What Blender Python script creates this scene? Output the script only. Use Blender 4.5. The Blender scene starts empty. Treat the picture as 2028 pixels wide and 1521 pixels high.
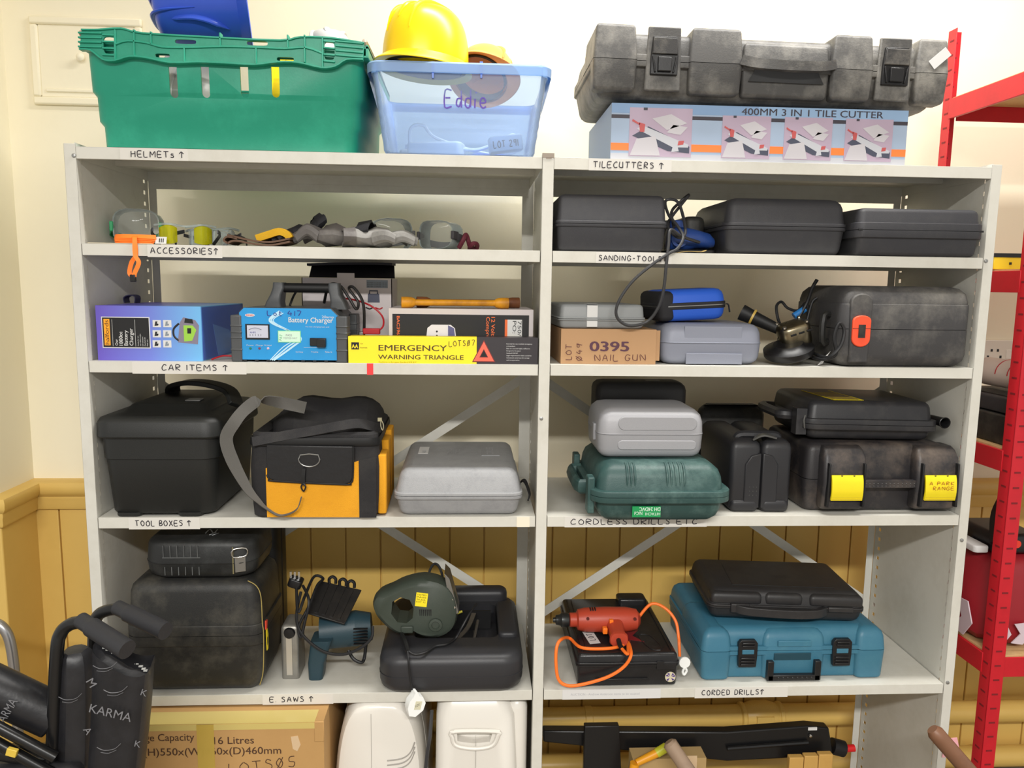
import bpy, bmesh, math, random
from mathutils import Matrix, Vector
random.seed(7)
S = bpy.context.scene
COL = S.collection
# ---------------------------------------------------------------- camera
F_PX, CAM = 1510.02, Vector((-0.1558, -1.7272, 1.5527))
YAW, PITCH, ROLL = 0.0553, -0.1311, 0.0138
fw = Vector((math.sin(YAW)*math.cos(PITCH), math.cos(YAW)*math.cos(PITCH), math.sin(PITCH)))
rt0 = Vector((math.cos(YAW), -math.sin(YAW), 0)); up0 = rt0.cross(fw)
rt = rt0*math.cos(ROLL)+up0*math.sin(ROLL); up = up0*math.cos(ROLL)-rt0*math.sin(ROLL)
cd = bpy.data.cameras.new('camera'); cam = bpy.data.objects.new('camera', cd); COL.objects.link(cam)
cd.sensor_width = 36; cd.lens = F_PX/2028*36; cd.clip_start = 0.05
R = Matrix((rt, up, -fw)).transposed().to_4x4(); R.translation = CAM
cam.matrix_world = R; S.camera = cam
# ---------------------------------------------------------------- light
S.view_settings.view_transform = 'Standard'; S.view_settings.look = 'None'
S.view_settings.gamma = 1; S.view_settings.use_curve_mapping = False
S.view_settings.exposure = 0.0
W = bpy.data.worlds.new('room_light'); S.world = W; W.use_nodes = True
bg = W.node_tree.nodes['Background']; bg.inputs[0].default_value = (1.0, 0.975, 0.92, 1); bg.inputs[1].default_value = 0.72
def lamp(name, loc, sx, sy, power, col=(1, .98, .945)):
    l = bpy.data.lights.new(name, 'AREA'); l.shape = 'RECTANGLE'; l.size = sx; l.size_y = sy
    l.energy = power; l.color = col
    o = bpy.data.objects.new(name, l); o.location = loc; COL.objects.link(o); return o
lamp('ceiling_batten_near', (0.55, -0.16, 2.92), 1.6, .12, 40)
lamp('ceiling_batten_far', (-0.3, -3.3, 2.92), 2.4, .25, 225)
# ---------------------------------------------------------------- pixel -> place helpers
def ray(px, py): return fw + rt*((px-1014)/F_PX) + up*((760.5-py)/F_PX)
def at(px, py, y):
    d = ray(px, py); return CAM + d*((y-CAM.y)/d.y)
def onz(px, py, z):
    d = ray(px, py); return CAM + d*((z-CAM.z)/d.z)
SZ = [1.83, 1.6264, 1.3696, 1.0114, 0.5772]; DEP = 0.368; WALL = 0.535
def lin(c):
    c = c/255; return c/12.92 if c <= .04045 else ((c+.055)/1.055)**2.4
def rgb(r, g, b): return (lin(r), lin(g), lin(b), 1)
# ---------------------------------------------------------------- materials
MATS = {}
def mat(name, col, rough=.5, metal=0, dirt=None, bump=None, spec=.5, coat=0, trans=0, alpha=1, ior=1.45):
    """dirt = (colour, amount 0..1, scale); bump = (scale, strength)"""
    if name in MATS: return MATS[name]
    m = bpy.data.materials.new(name); m.use_nodes = True; nt = m.node_tree; b = nt.nodes['Principled BSDF']
    c = rgb(*col); b.inputs['Base Color'].default_value = c; m.diffuse_color = c
    b.inputs['Roughness'].default_value = rough; b.inputs['Metallic'].default_value = metal
    b.inputs['Specular IOR Level'].default_value = spec; b.inputs['Coat Weight'].default_value = coat
    b.inputs['Transmission Weight'].default_value = trans; b.inputs['Alpha'].default_value = alpha; b.inputs['IOR'].default_value = ior
    tc = nt.nodes.new('ShaderNodeTexCoord')
    if dirt:
        n = nt.nodes.new('ShaderNodeTexNoise'); n.inputs['Scale'].default_value = dirt[2]; n.inputs['Detail'].default_value = 8; n.inputs['Roughness'].default_value = .7
        n2 = nt.nodes.new('ShaderNodeTexNoise'); n2.inputs['Scale'].default_value = dirt[2]*.23; n2.inputs['Detail'].default_value = 2
        mu = nt.nodes.new('ShaderNodeMath'); mu.operation = 'MULTIPLY'
        r = nt.nodes.new('ShaderNodeValToRGB'); r.color_ramp.elements[0].position = .2; r.color_ramp.elements[1].position = .42
        r.color_ramp.elements[0].color = (0, 0, 0, 1); r.color_ramp.elements[1].color = (dirt[1],)*3+(1,)
        mx = nt.nodes.new('ShaderNodeMix'); mx.data_type = 'RGBA'
        mx.inputs[6].default_value = c; mx.inputs[7].default_value = rgb(*dirt[0])
        L = nt.links
        L.new(tc.outputs['Object'], n.inputs['Vector']); L.new(tc.outputs['Object'], n2.inputs['Vector'])
        L.new(n.outputs['Fac'], mu.inputs[0]); L.new(n2.outputs['Fac'], mu.inputs[1]); L.new(mu.outputs[0], r.inputs[0])
        L.new(r.outputs[0], mx.inputs[0]); L.new(mx.outputs[2], b.inputs['Base Color'])
    if bump:
        n = nt.nodes.new('ShaderNodeTexNoise'); n.inputs['Scale'].default_value = bump[0]; n.inputs['Detail'].default_value = 3
        bp = nt.nodes.new('ShaderNodeBump'); bp.inputs['Strength'].default_value = bump[1]; bp.inputs['Distance'].default_value = .002
        nt.links.new(tc.outputs['Object'], n.inputs['Vector']); nt.links.new(n.outputs['Fac'], bp.inputs['Height']); nt.links.new(bp.outputs[0], b.inputs['Normal'])
    MATS[name] = m; return m
def clear(name, col, w, rough=.1):
    """thin see-through plastic: tinted transparent + some diffuse and gloss"""
    m = bpy.data.materials.new(name); m.use_nodes = True; nt = m.node_tree; N = nt.nodes; N.remove(N['Principled BSDF'])
    t = N.new('ShaderNodeBsdfTransparent'); t.inputs[0].default_value = rgb(*col)
    p = N.new('ShaderNodeBsdfPrincipled'); p.inputs['Base Color'].default_value = rgb(*col); p.inputs['Roughness'].default_value = rough
    x = N.new('ShaderNodeMixShader'); f = N.new('ShaderNodeFresnel'); f.inputs[0].default_value = 1.4
    a = N.new('ShaderNodeMath'); a.operation = 'ADD'; a.use_clamp = True; a.inputs[1].default_value = w
    nt.links.new(f.outputs[0], a.inputs[0]); nt.links.new(a.outputs[0], x.inputs[0]); nt.links.new(t.outputs[0], x.inputs[1]); nt.links.new(p.outputs[0], x.inputs[2])
    nt.links.new(x.outputs[0], N['Material Output'].inputs[0]); m.diffuse_color = rgb(*col); MATS[name] = m; return m
# ---------------------------------------------------------------- mesh builder
def crom(pts, n=6, closed=False):
    """Catmull-Rom smoothing of a polyline"""
    P = [Vector(p) for p in pts]; out = []; k = len(P)
    for i in range(k if closed else k-1):
        g = (lambda j: P[j % k]) if closed else (lambda j: P[min(max(j, 0), k-1)])
        a, b, c, d = g(i-1), g(i), g(i+1), g(i+2)
        for s in range(n):
            t = s/n; out.append(.5*((2*b)+(c-a)*t+(2*a-5*b+4*c-d)*t*t+(3*b-a-3*c+d)*t**3))
    if not closed: out.append(P[-1])
    return out
def rr(w, d, r, cx=0, cy=0, n=5):
    r = max(1e-4, min(r, w/2-1e-4, d/2-1e-4)); o = []
    for (sx, sy, a0) in ((1, -1, -90), (1, 1, 0), (-1, 1, 90), (-1, -1, 180)):
        for i in range(n+1):
            a = math.radians(a0+90*i/n); o.append((cx+sx*(w/2-r)+r*math.cos(a), cy+sy*(d/2-r)+r*math.sin(a)))
    return o
class MB:
    def __init__(s): s.v = []; s.f = []; s.m = []; s.sm = []; s.M = Matrix()
    def at(s, x=0, y=0, z=0, rx=0, ry=0, rz=0):
        s.M = Matrix.Translation((x, y, z)) @ Matrix.Rotation(math.radians(rz), 4, 'Z') @ Matrix.Rotation(math.radians(ry), 4, 'Y') @ Matrix.Rotation(math.radians(rx), 4, 'X'); return s
    def mi(s, m):
        if m not in s.m: s.m.append(m)
        return s.m.index(m)
    def add(s, vs, fs, m, smooth=True, M=None):
        o = len(s.v); T = s.M @ M if M is not None else s.M; i = s.mi(m)
        s.v += [T @ Vector(p) for p in vs]; s.f += [([o+k for k in f], i, smooth) for f in fs]; return s
    def loft(s, rings, m, cap0=True, cap1=True, close=True, M=None, smooth=True):
        n = len(rings[0]); vs = [p for r in rings for p in r]; fs = []
        for i in range(len(rings)-1):
            for j in range(n if close else n-1):
                k = (j+1) % n; fs.append((i*n+j, i*n+k, (i+1)*n+k, (i+1)*n+j))
        if cap0: fs.append(tuple(range(n-1, -1, -1)))
        if cap1: fs.append(tuple(range((len(rings)-1)*n, len(rings)*n)))
        return s.add(vs, fs, m, smooth, M)
    def shell(s, sec, m, cap0=True, cap1=True, n=5, M=None):
        """sec: (z, w, d, r[, cx, cy]) rounded rectangle rings, y centred at cy"""
        return s.loft([[(x, y, q[0]) for x, y in rr(q[1], q[2], q[3], *(q[4:6] if len(q) > 4 else (0, 0)), n=n)] for q in sec], m, cap0, cap1, M=M)
    def rbox(s, w, d, z0, z1, r, eb, et, m, tb=0, tt=0, x=0, y=0, cy=None, M=None, n=5):
        """rounded box, plan w x d (front at y), edge roundings eb/et, side drafts tb (bottom) tt (top)"""
        cy = y+d/2 if cy is None else cy; sec = []; K = 3; H = max(1e-5, z1-z0)
        def push(z, ins):
            t = (z-z0)/H; i = ins+tb*(1-t)+tt*t; sec.append((z, w-2*i, d-2*i, max(r-i*.5, .0008), x, cy))
        for k in range(K+1) if eb > 0 else ():
            a = k/K*math.pi/2; push(z0+eb*(1-math.cos(a))*1.0 if False else z0+eb*(1-math.cos(a)), eb*(1-math.sin(a)))
        if eb <= 0: push(z0, 0)
        for k in range(K+1) if et > 0 else ():
            a = k/K*math.pi/2; push(z1-et*(1-math.sin(a)), et*(1-math.cos(a)))
        if et <= 0: push(z1, 0)
        return s.shell(sec, m, n=n, M=M)
    def box(s, x0, y0, z0, x1, y1, z1, m, M=None):
        vs = [(x, y, z) for x in (x0, x1) for y in (y0, y1) for z in (z0, z1)]
        return s.add(vs, [(0, 1, 3, 2), (4, 6, 7, 5), (0, 4, 5, 1), (2, 3, 7, 6), (0, 2, 6, 4), (1, 5, 7, 3)], m, False, M)
    def tube(s, pts, r, m, n=8, sm=0, closed=False, caps=True, flat=1, M=None):
        P = crom(pts, sm, closed) if sm else [Vector(p) for p in pts]; rings = []; K = len(P); nrm = None
        R = r if callable(r) else (lambda t: r)
        for i, p in enumerate(P):
            a = P[(i-1) % K] if closed or i else P[0]; b = P[(i+1) % K] if closed or i < K-1 else P[-1]
            t = (b-a).normalized() if (b-a).length > 1e-9 else Vector((0, 0, 1))
            if nrm is None: nrm = t.orthogonal().normalized() if flat == 1 else (Vector((0, 0, 1))-t*t.z).normalized() if abs(t.z) < .95 else Vector((1, 0, 0))
            nrm = (nrm-t*nrm.dot(t)).normalized(); bn = t.cross(nrm); q = R(i/max(1, K-1))
            rings.append([p+nrm*(math.cos(6.28318*k/n)*q*flat)+bn*(math.sin(6.28318*k/n)*q) for k in range(n)])
        if closed:
            return s.loft(rings+[rings[0]], m, False, False, M=M)
        return s.loft(rings, m, caps, caps, M=M)
    def strap(s, pts, w, th, m, side=(1, 0, 0), sm=6, M=None):
        """flat band along pts, wide along 'side'"""
        P = crom(pts, sm) if sm else [Vector(p) for p in pts]; rings = []; sd = Vector(side).normalized()
        for i, p in enumerate(P):
            t = (P[min(i+1, len(P)-1)]-P[max(i-1, 0)]).normalized(); b = (sd-t*sd.dot(t))
            b = b.normalized() if b.length > 1e-4 else t.orthogonal().normalized(); n = t.cross(b)
            rings.append([p+b*(w/2)+n*(th/2), p-b*(w/2)+n*(th/2), p-b*(w/2)-n*(th/2), p+b*(w/2)-n*(th/2)])
        return s.loft(rings, m, M=M)
    def lathe(s, prof, m, n=24, M=None, caps=True):
        """prof: (radius, z)"""
        return s.loft([[(r*math.cos(6.28318*k/n), r*math.sin(6.28318*k/n), z) for k in range(n)] for r, z in prof], m, caps, caps, M=M)
    def cyl(s, p, q, r, m, n=16, r2=None):
        p = Vector(p); q = Vector(q); t = (q-p).normalized(); a = t.orthogonal().normalized(); b = t.cross(a); r2 = r if r2 is None else r2
        return s.loft([[o+a*(math.cos(6.28318*k/n)*x)+b*(math.sin(6.28318*k/n)*x) for k in range(n)] for o, x in ((p, r), (q, r2))], m)
    def prism(s, poly, t0, t1, m, M=None):
        """2D polygon (u,v) extruded along n from t0 to t1"""
        return s.loft([[(u, v, t0) for u, v in poly], [(u, v, t1) for u, v in poly]], m, M=M, smooth=True)
    def patch(s, fr, u0, v0, u1, v1, m, n0=-.0002, n1=.0004):
        return s.box(u0, v0, n0, u1, v1, n1, m, M=fr)
    def text(s, txt, fr, u, v, h, m, w=None, n=.0006, bold=0, ang=0, align='LEFT', mirror=False):
        """printed lettering on a face frame: cap height h, optional total width w"""
        c = bpy.data.curves.new('t', 'FONT'); c.body = txt; c.size = 1; c.resolution_u = 3
        o = bpy.data.objects.new('t', c); COL.objects.link(o); dg = bpy.context.evaluated_depsgraph_get()
        me = bpy.data.meshes.new_from_object(o.evaluated_get(dg)); COL.objects.unlink(o); bpy.data.objects.remove(o)
        if not me.vertices: return s
        xs = [p.co.x for p in me.vertices]; k = h/.73; x0 = min(xs); kx = w/(max(xs)-x0) if w else k
        T = fr @ Matrix.Translation((u, v, n)) @ Matrix.Rotation(math.radians(ang), 4, 'Z') @ Matrix.Diagonal((kx, k, 1, 1)) @ Matrix.Translation((-x0, 0, 0))
        for i in range(3 if bold else 1): s.add([p.co+Vector(((i-1)*bold*1.3 if bold else 0, (0, .6, -.6)[i]*bold*(1 if i else 0), 0)) for p in me.vertices], [tuple(p.vertices) for p in me.polygons], m, False, Matrix.Translation(fr.to_3x3() @ Vector((0, 0, .00002*i))) @ T)
        bpy.data.meshes.remove(me); return s
    def ink(s, txt, fr, u, v, h, m, w=None, pen=.0012, n=.0006, ang=0, gap=.35, wob=.04):
        """hand lettering drawn as pen strokes"""
        x = 0; st = []
        for ch in txt:
            if ch == ' ': x += .55; continue
            g = GLY.get(ch) or GLY.get(ch.upper()); wd = 0
            for line in g.split('|'):
                P = [tuple(map(float, q.split(','))) for q in line.split()]
                wd = max(wd, max(q[0] for q in P)); st.append([(x+q[0]+random.uniform(-wob, wob), q[1]+random.uniform(-wob, wob)) for q in P])
            x += wd+gap
        tot = x-gap; kx = w/tot if w else h
        T = fr @ Matrix.Translation((u, v, n)) @ Matrix.Rotation(math.radians(ang), 4, 'Z')
        for P in st:
            P = [(a*kx, b*h, 0) for a, b in P]
            if len(P) > 2: P = [tuple(q) for q in crom(P, 3)]
            s.tube(P, pen, m, n=6, flat=.3, M=T)
        return s
    def build(s, name, parent=None, bev=0, seg=2, sub=0, ang=38):
        me = bpy.data.meshes.new(name); me.from_pydata([tuple(p) for p in s.v], [], [f[0] for f in s.f])
        for m in s.m: me.materials.append(m)
        me.polygons.foreach_set('material_index', [f[1] for f in s.f]); me.polygons.foreach_set('use_smooth', [True]*len(s.f))
        bm = bmesh.new(); bm.from_mesh(me)
        bmesh.ops.recalc_face_normals(bm, faces=bm.faces); bm.to_mesh(me); bm.free()
        me.set_sharp_from_angle(angle=math.radians(ang))
        o = bpy.data.objects.new(name, me); COL.objects.link(o)
        if parent is not None: o.parent = parent
        if bev:
            b = o.modifiers.new('bevel', 'BEVEL'); b.width = bev; b.segments = seg; b.limit_method = 'ANGLE'; b.angle_limit = math.radians(40); b.use_clamp_overlap = True
        if sub:
            b = o.modifiers.new('sub', 'SUBSURF'); b.levels = sub; b.render_levels = sub
        return o
def FRONT(y=0): return Matrix(((1, 0, 0, 0), (0, 0, -1, y), (0, 1, 0, 0), (0, 0, 0, 1)))          # u=x v=z n=-y
def BACKF(y=0): return Matrix(((-1, 0, 0, 0), (0, 0, 1, y), (0, 1, 0, 0), (0, 0, 0, 1)))
def TOP(z=0): return Matrix.Translation((0, 0, z))                                              # u=x v=y n=z
def RIGHT(x=0): return Matrix(((0, 0, 1, x), (1, 0, 0, 0), (0, 1, 0, 0), (0, 0, 0, 1)))           # u=y v=z n=x
def LEFT(x=0): return Matrix(((0, 0, -1, x), (-1, 0, 0, 0), (0, 1, 0, 0), (0, 0, 0, 1)))
GLY = {'-': '0,.5 .35,.5', '(': '.2,1 0,.5 .2,0', 'Y': '0,1 .3,.5 .6,1|.3,.5 .3,0', 'V': '0,1 .3,0 .6,1', 'a': '.4,.5 .1,.5 0,.15 .25,0 .42,.5 .42,0', 'u': '0,.55 .05,.05 .3,.05 .4,.55 .42,0', 'H': '0,0 0,1|0,.5 .6,.55|.6,0 .6,1', 'E': '.55,1 0,1 0,0 .55,0|0,.5 .45,.52', 'L': '0,1 0,0 .5,0', 'M': '0,0 .05,1 .35,.4 .7,1 .75,0', 'N': '0,0 0,1 .6,0 .6,1',
 'G': '.6,.85 .3,1 0,.6 .1,.1 .4,0 .62,.35 .35,.4', 'T': '.3,0 .3,1|0,1 .65,1', 'S': '.5,.9 .2,1 .05,.75 .45,.4 .4,.05 0,.05', 's': '.35,.6 .1,.62 .05,.45 .35,.25 .3,.02 0,.05',
 'A': '0,0 .3,1 .6,0|.12,.38 .5,.38', 'C': '.55,.9 .3,1 0,.55 .15,.05 .55,.1', 'O': '.3,1 0,.6 .15,.05 .5,.1 .6,.6 .3,1', 'R': '0,0 0,1 .45,.95 .5,.65 0,.5 .55,0', 'I': '0,0 0,1',
 'D': '0,0 0,1 .4,.9 .55,.5 .4,.08 0,0', 'B': '0,0 0,1 .4,.9 .35,.6 0,.52 .45,.4 .45,.08 0,0', 'X': '0,0 .55,1|0,1 .55,0', 'W': '0,1 .15,0 .35,.7 .55,0 .75,1', 'U': '0,1 0,.2 .25,0 .5,.15 .52,1 .55,0',
 'K': '0,0 0,1|.5,1 .02,.5 .55,0', 'P': '0,0 0,1 .45,.9 .45,.55 0,.5', '^': '.3,-.05 .3,1|0,.65 .3,1 .6,.7', '.': '0,0 .05,.06', '0': '.3,1 0,.5 .3,0 .55,.5 .3,1', '/': '.3,1 0,.5 .3,0 .55,.5 .3,1|-.02,-.1 .62,1.08',
 '1': '.05,1 .05,0', '2': '0,.8 .25,1 .5,.7 0,0 .55,.02', '3': '0,.9 .4,.95 .15,.55 .45,.3 .2,0 0,.1', '4': '.3,1 0,.4 .6,.4|.45,.7 .45,0', '5': '.5,1 .1,1 .08,.6 .45,.45 .35,.02 0,.05', '6': '.45,1 .05,.5 .2,0 .5,.3 .08,.4',
 '7': '0,1 .55,1 .2,0', '9': '.5,.9 .1,.9 .1,.55 .5,.65 .5,1 .4,0', 'e': '0,.3 .4,.35 .35,.58 .1,.55 0,.2 .2,0 .45,.08', 'd': '.42,.5 .1,.5 0,.15 .25,0 .42,.3|.42,1 .42,0', 'i': '.05,.55 .05,0|.1,.85 .13,.9', 'o': '.2,.6 0,.3 .2,0 .4,.3 .2,.6', 't': '.15,.95 .15,0 .35,.02|0,.6 .35,.62', '"': '0,0 0,1'}
def cut(o, mb):
    """carve openings out of a part for good"""
    c = mb.build('cutter', o.parent); bpy.context.view_layer.update(); md = o.modifiers.new('b', 'BOOLEAN'); md.object = c; md.operation = 'DIFFERENCE'; md.solver = 'EXACT'
    dg = bpy.context.evaluated_depsgraph_get(); me = bpy.data.meshes.new_from_object(o.evaluated_get(dg))
    o.modifiers.clear(); o.data = me; me.set_sharp_from_angle(angle=math.radians(38)); bpy.data.objects.remove(c); return o
# ---------------------------------------------------------------- things and parts
def thing(name, label, cat, loc, rz=0, group=None, rx=0, ry=0):
    o = bpy.data.objects.new(name, None); COL.objects.link(o); o.location = loc; o.empty_display_size = .05
    o.rotation_euler = (math.radians(rx), math.radians(ry), math.radians(rz)); return tag(o, label, cat, group)
def tag(o, label, cat, group=None):
    o['label'] = label; o['category'] = cat
    if group: o['group'] = group
    return o
def struct(o): o['kind'] = 'structure'; return o
def stuff(o): o['kind'] = 'stuff'; return o
def fit(l, r, t, b, z=None, y=None):
    """base centre, width and height of an upright front face seen at pixels l..r, t..b; standing at height z or front at depth y"""
    if y is None: y = onz((l+r)/2, b, z).y
    c = at((l+r)/2, b, y); zz = c.z if z is None else z
    w = at(r, (t+b)/2, y).x-at(l, (t+b)/2, y).x; h = at((l+r)/2, t, y).z-zz
    return Vector((c.x, y, zz)), w, h
# ================================================================ materials
WHITE_METAL = mat('painted_steel', (208, 206, 197), .42, dirt=((170, 165, 150), .25, 30), spec=.4)
DARKHOLE = mat('dark_void', (18, 17, 15), .8)
PAPER = mat('paper_tape', (212, 209, 202), .6)
PAPERW = mat('white_print', (212, 212, 211), .5)
INK = mat('black_marker', (38, 34, 42), .5)
INKB = mat('blue_marker', (40, 40, 130), .5)
BLACK = mat('black_print', (24, 23, 25), .45)
CREAM = mat('cream_wall_paint', (246, 238, 213), .6, dirt=((238, 227, 192), .35, 3), bump=(60, .15))
OCHRE = mat('ochre_gloss_paint', (222, 186, 104), .35, dirt=((206, 168, 86), .4, 5), bump=(40, .1))
CASE = mat('black_case_plastic', (50, 50, 54), .5, dirt=((72, 71, 70), .25, 60), bump=(900, .25))
CASE_D = mat('dusty_black_plastic', (50, 49, 49), .55, dirt=((136, 131, 122), .75, 22), bump=(500, .2))
CASE_G = mat('worn_black_plastic', (34, 34, 33), .5, dirt=((92, 88, 78), .5, 28), bump=(600, .2))
BLACKP = mat('smooth_black_plastic', (24, 24, 26), .35, bump=(300, .05))
BLACKR = mat('black_rubber', (20, 20, 21), .55)
CHROME = mat('chromed_metal', (200, 200, 198), .2, metal=1)
STEEL = mat('dull_steel', (150, 150, 148), .4, metal=1)
RED = mat('red_enamel', (196, 26, 40), .4, dirt=((165, 18, 34), .4, 20))
YEL = mat('yellow_print', (250, 226, 40), .5)
ORANGE = mat('orange_print', (240, 110, 40), .5)
WOODB = mat('chipboard', (206, 172, 122), .7, dirt=((180, 140, 90), .5, 80))
CARD = mat('brown_cardboard', (178, 140, 102), .75, dirt=((164, 126, 88), .4, 14))
# ================================================================ room shell
def wall():
    m = MB(); zt = at(110, 947, WALL).z; xl = at(57, 800, WALL).x
    m.box(xl-.02, WALL, zt-.004, 3.0, WALL+.1, 3.0, CREAM); w = struct(m.build('wall_back'))
    zb = at(110, 1008, WALL).z; zr0 = zb; zr1 = zt
    # boarded dado: tongue-and-groove boards with open grooves
    m = MB(); x0 = at(122, 1100, WALL).x; x1 = at(1100.7, 1060, WALL).x; pitch = (x1-x0)/14.1; n = int((3.0-x0)/pitch)+1
    m.box(xl-.02, WALL+.010, 0, 3.0, WALL+.1, zr0+.02, OCHRE)
    for i in range(-2, n):
        a = max(x0+i*pitch+.0022, xl-.02); b = x0+(i+1)*pitch-.0022
        if b > a: m.box(a, WALL, 0, b, WALL+.012, zr0+.02, OCHRE)
    struct(m.build('wall_back', bev=.002))
    # dado rail: moulded profile run along the wall, mitred round the pilaster
    prof = [(0, zr0), (-.010, zr0+.002), (-.014, zr0+.01), (-.014, zr0+.026), (-.017, zr0+.033), (-.017, zr0+.042), (-.026, zr0+.050), (-.032, zr0+.058), (-.034, zr1-.018), (-.030, zr1-.008), (-.018, zr1-.002), (0, zr1)]
    dy = .17
    path = [(3.0, WALL, 0, 1), (xl, WALL, 1, 1), (xl, WALL-dy, 1, 1), (xl-.8, WALL-dy, 0, 1)]
    m = MB(); rings = []
    for (x, y, kx, ky) in path: rings.append([(x-kx*o, y+o if True else y, z) for o, z in prof])
    m.loft(rings, OCHRE); struct(m.build('trim_1'))
    m = MB(); m.box(xl-.9, WALL-dy, zr1-.004, xl, WALL+.1, 3.0, CREAM); m.box(xl-.9, WALL-dy, 0, xl, WALL+.1, zr1-.003, OCHRE); struct(m.build('wall_left', bev=.004))
    # floor and ceiling
    FL = mat('grey_vinyl_floor', (128, 116, 100), .5, dirt=((100, 90, 78), .4, 6)); m = MB(); m.box(-3, -5, -.05, 3, WALL+.1, 0, FL); struct(m.build('floor'))
    m = MB(); m.box(-3, -5, 3.0, 3, WALL+.1, 3.05, mat('white_ceiling_paint', (240, 238, 230), .8)); struct(m.build('ceiling'))
    # hatch panel upper left
    a = at(57, 32, WALL); b = at(72, 208, WALL); c = at(283, 48, WALL)
    x0, x1, z0, z1 = (a.x+b.x)/2, c.x, b.z, a.z
    t = thing('wall_hatch', 'cream painted hatch panel in the wall behind the green crate', 'hatch', ((x0+x1)/2, WALL, z0))
    w = x1-x0; h = z1-z0; m = MB()
    for (u0, v0, u1, v1) in ((-w/2, 0, w/2, .022), (-w/2, h-.022, w/2, h), (-w/2, .022, -w/2+.022, h-.022), (w/2-.022, .022, w/2, h-.022)): m.box(u0, -.012, v0, u1, -.0003, v1, CREAM)
    m.build('frame', t, bev=.005)
    m = MB(); m.box(-w/2+.021, -.006, .021, w/2-.021, -.0003, h-.021, CREAM); m.box(-w/2+.035, -.010, .034, w/2-.035, -.004, .044, CREAM); m.build('panel', t, bev=.003)
    k = at(166, 117, WALL); m = MB(); m.at(k.x-(x0+x1)/2, -.006, k.z-z0, rx=90).lathe([(.004, 0), (.004, .006), (.010, .010), (.011, .016), (.006, .021), (.001, .022)], CREAM, 16); m.build('knob', t)
wall()
def pipes():
    for i, (p, q, r, nm) in enumerate((((1080, 1421), (1690, 1416), .034, 'upper'), ((1080, 1466), (1925, 1498), .033, 'lower'))):
        y = WALL-.045; a = at(*p, y); b = at(*q, y); z = (a.z+b.z)/2 if i == 0 else b.z
        t = thing('wall_pipe', '%s ochre painted heating pipe along the wall behind the shelving' % nm, 'pipe', (0, y, z), 0, None)
        m = MB(); m.cyl((-1.1, 0, 0), (2.9, 0, 0), r, OCHRE, 20); m.build('tube', t)
        if i == 0:
            x0 = at(1463, 1416, y).x; x1 = at(1548, 1416, y).x; L = x1-x0; m = MB()
            m.at(x0, 0, 0, ry=90).lathe([(r, 0), (r+.008, .004), (r+.008, .014), (r+.003, .018), (r+.012, L*.35), (r+.012, L*.65), (r+.003, L-.018), (r+.008, L-.014), (r+.008, L-.004), (r, L)], OCHRE, 20)
            m.at(); m.box(x0+L*.3, -r-.014, -.02, x0+L*.7, -r, .02, OCHRE); m.build('coupling', t, bev=.001)
        for x in (-.6, .22, 1.5):
            m = MB(); m.box(x-.012, -.01, -.012, x+.012, .0447, .012, OCHRE); m.at(x, 0, 0, ry=90).lathe([(r+.003, -.012), (r+.003, .012)], OCHRE, 18); m.at(); m.build('bracket', t, bev=.002)
pipes()
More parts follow.
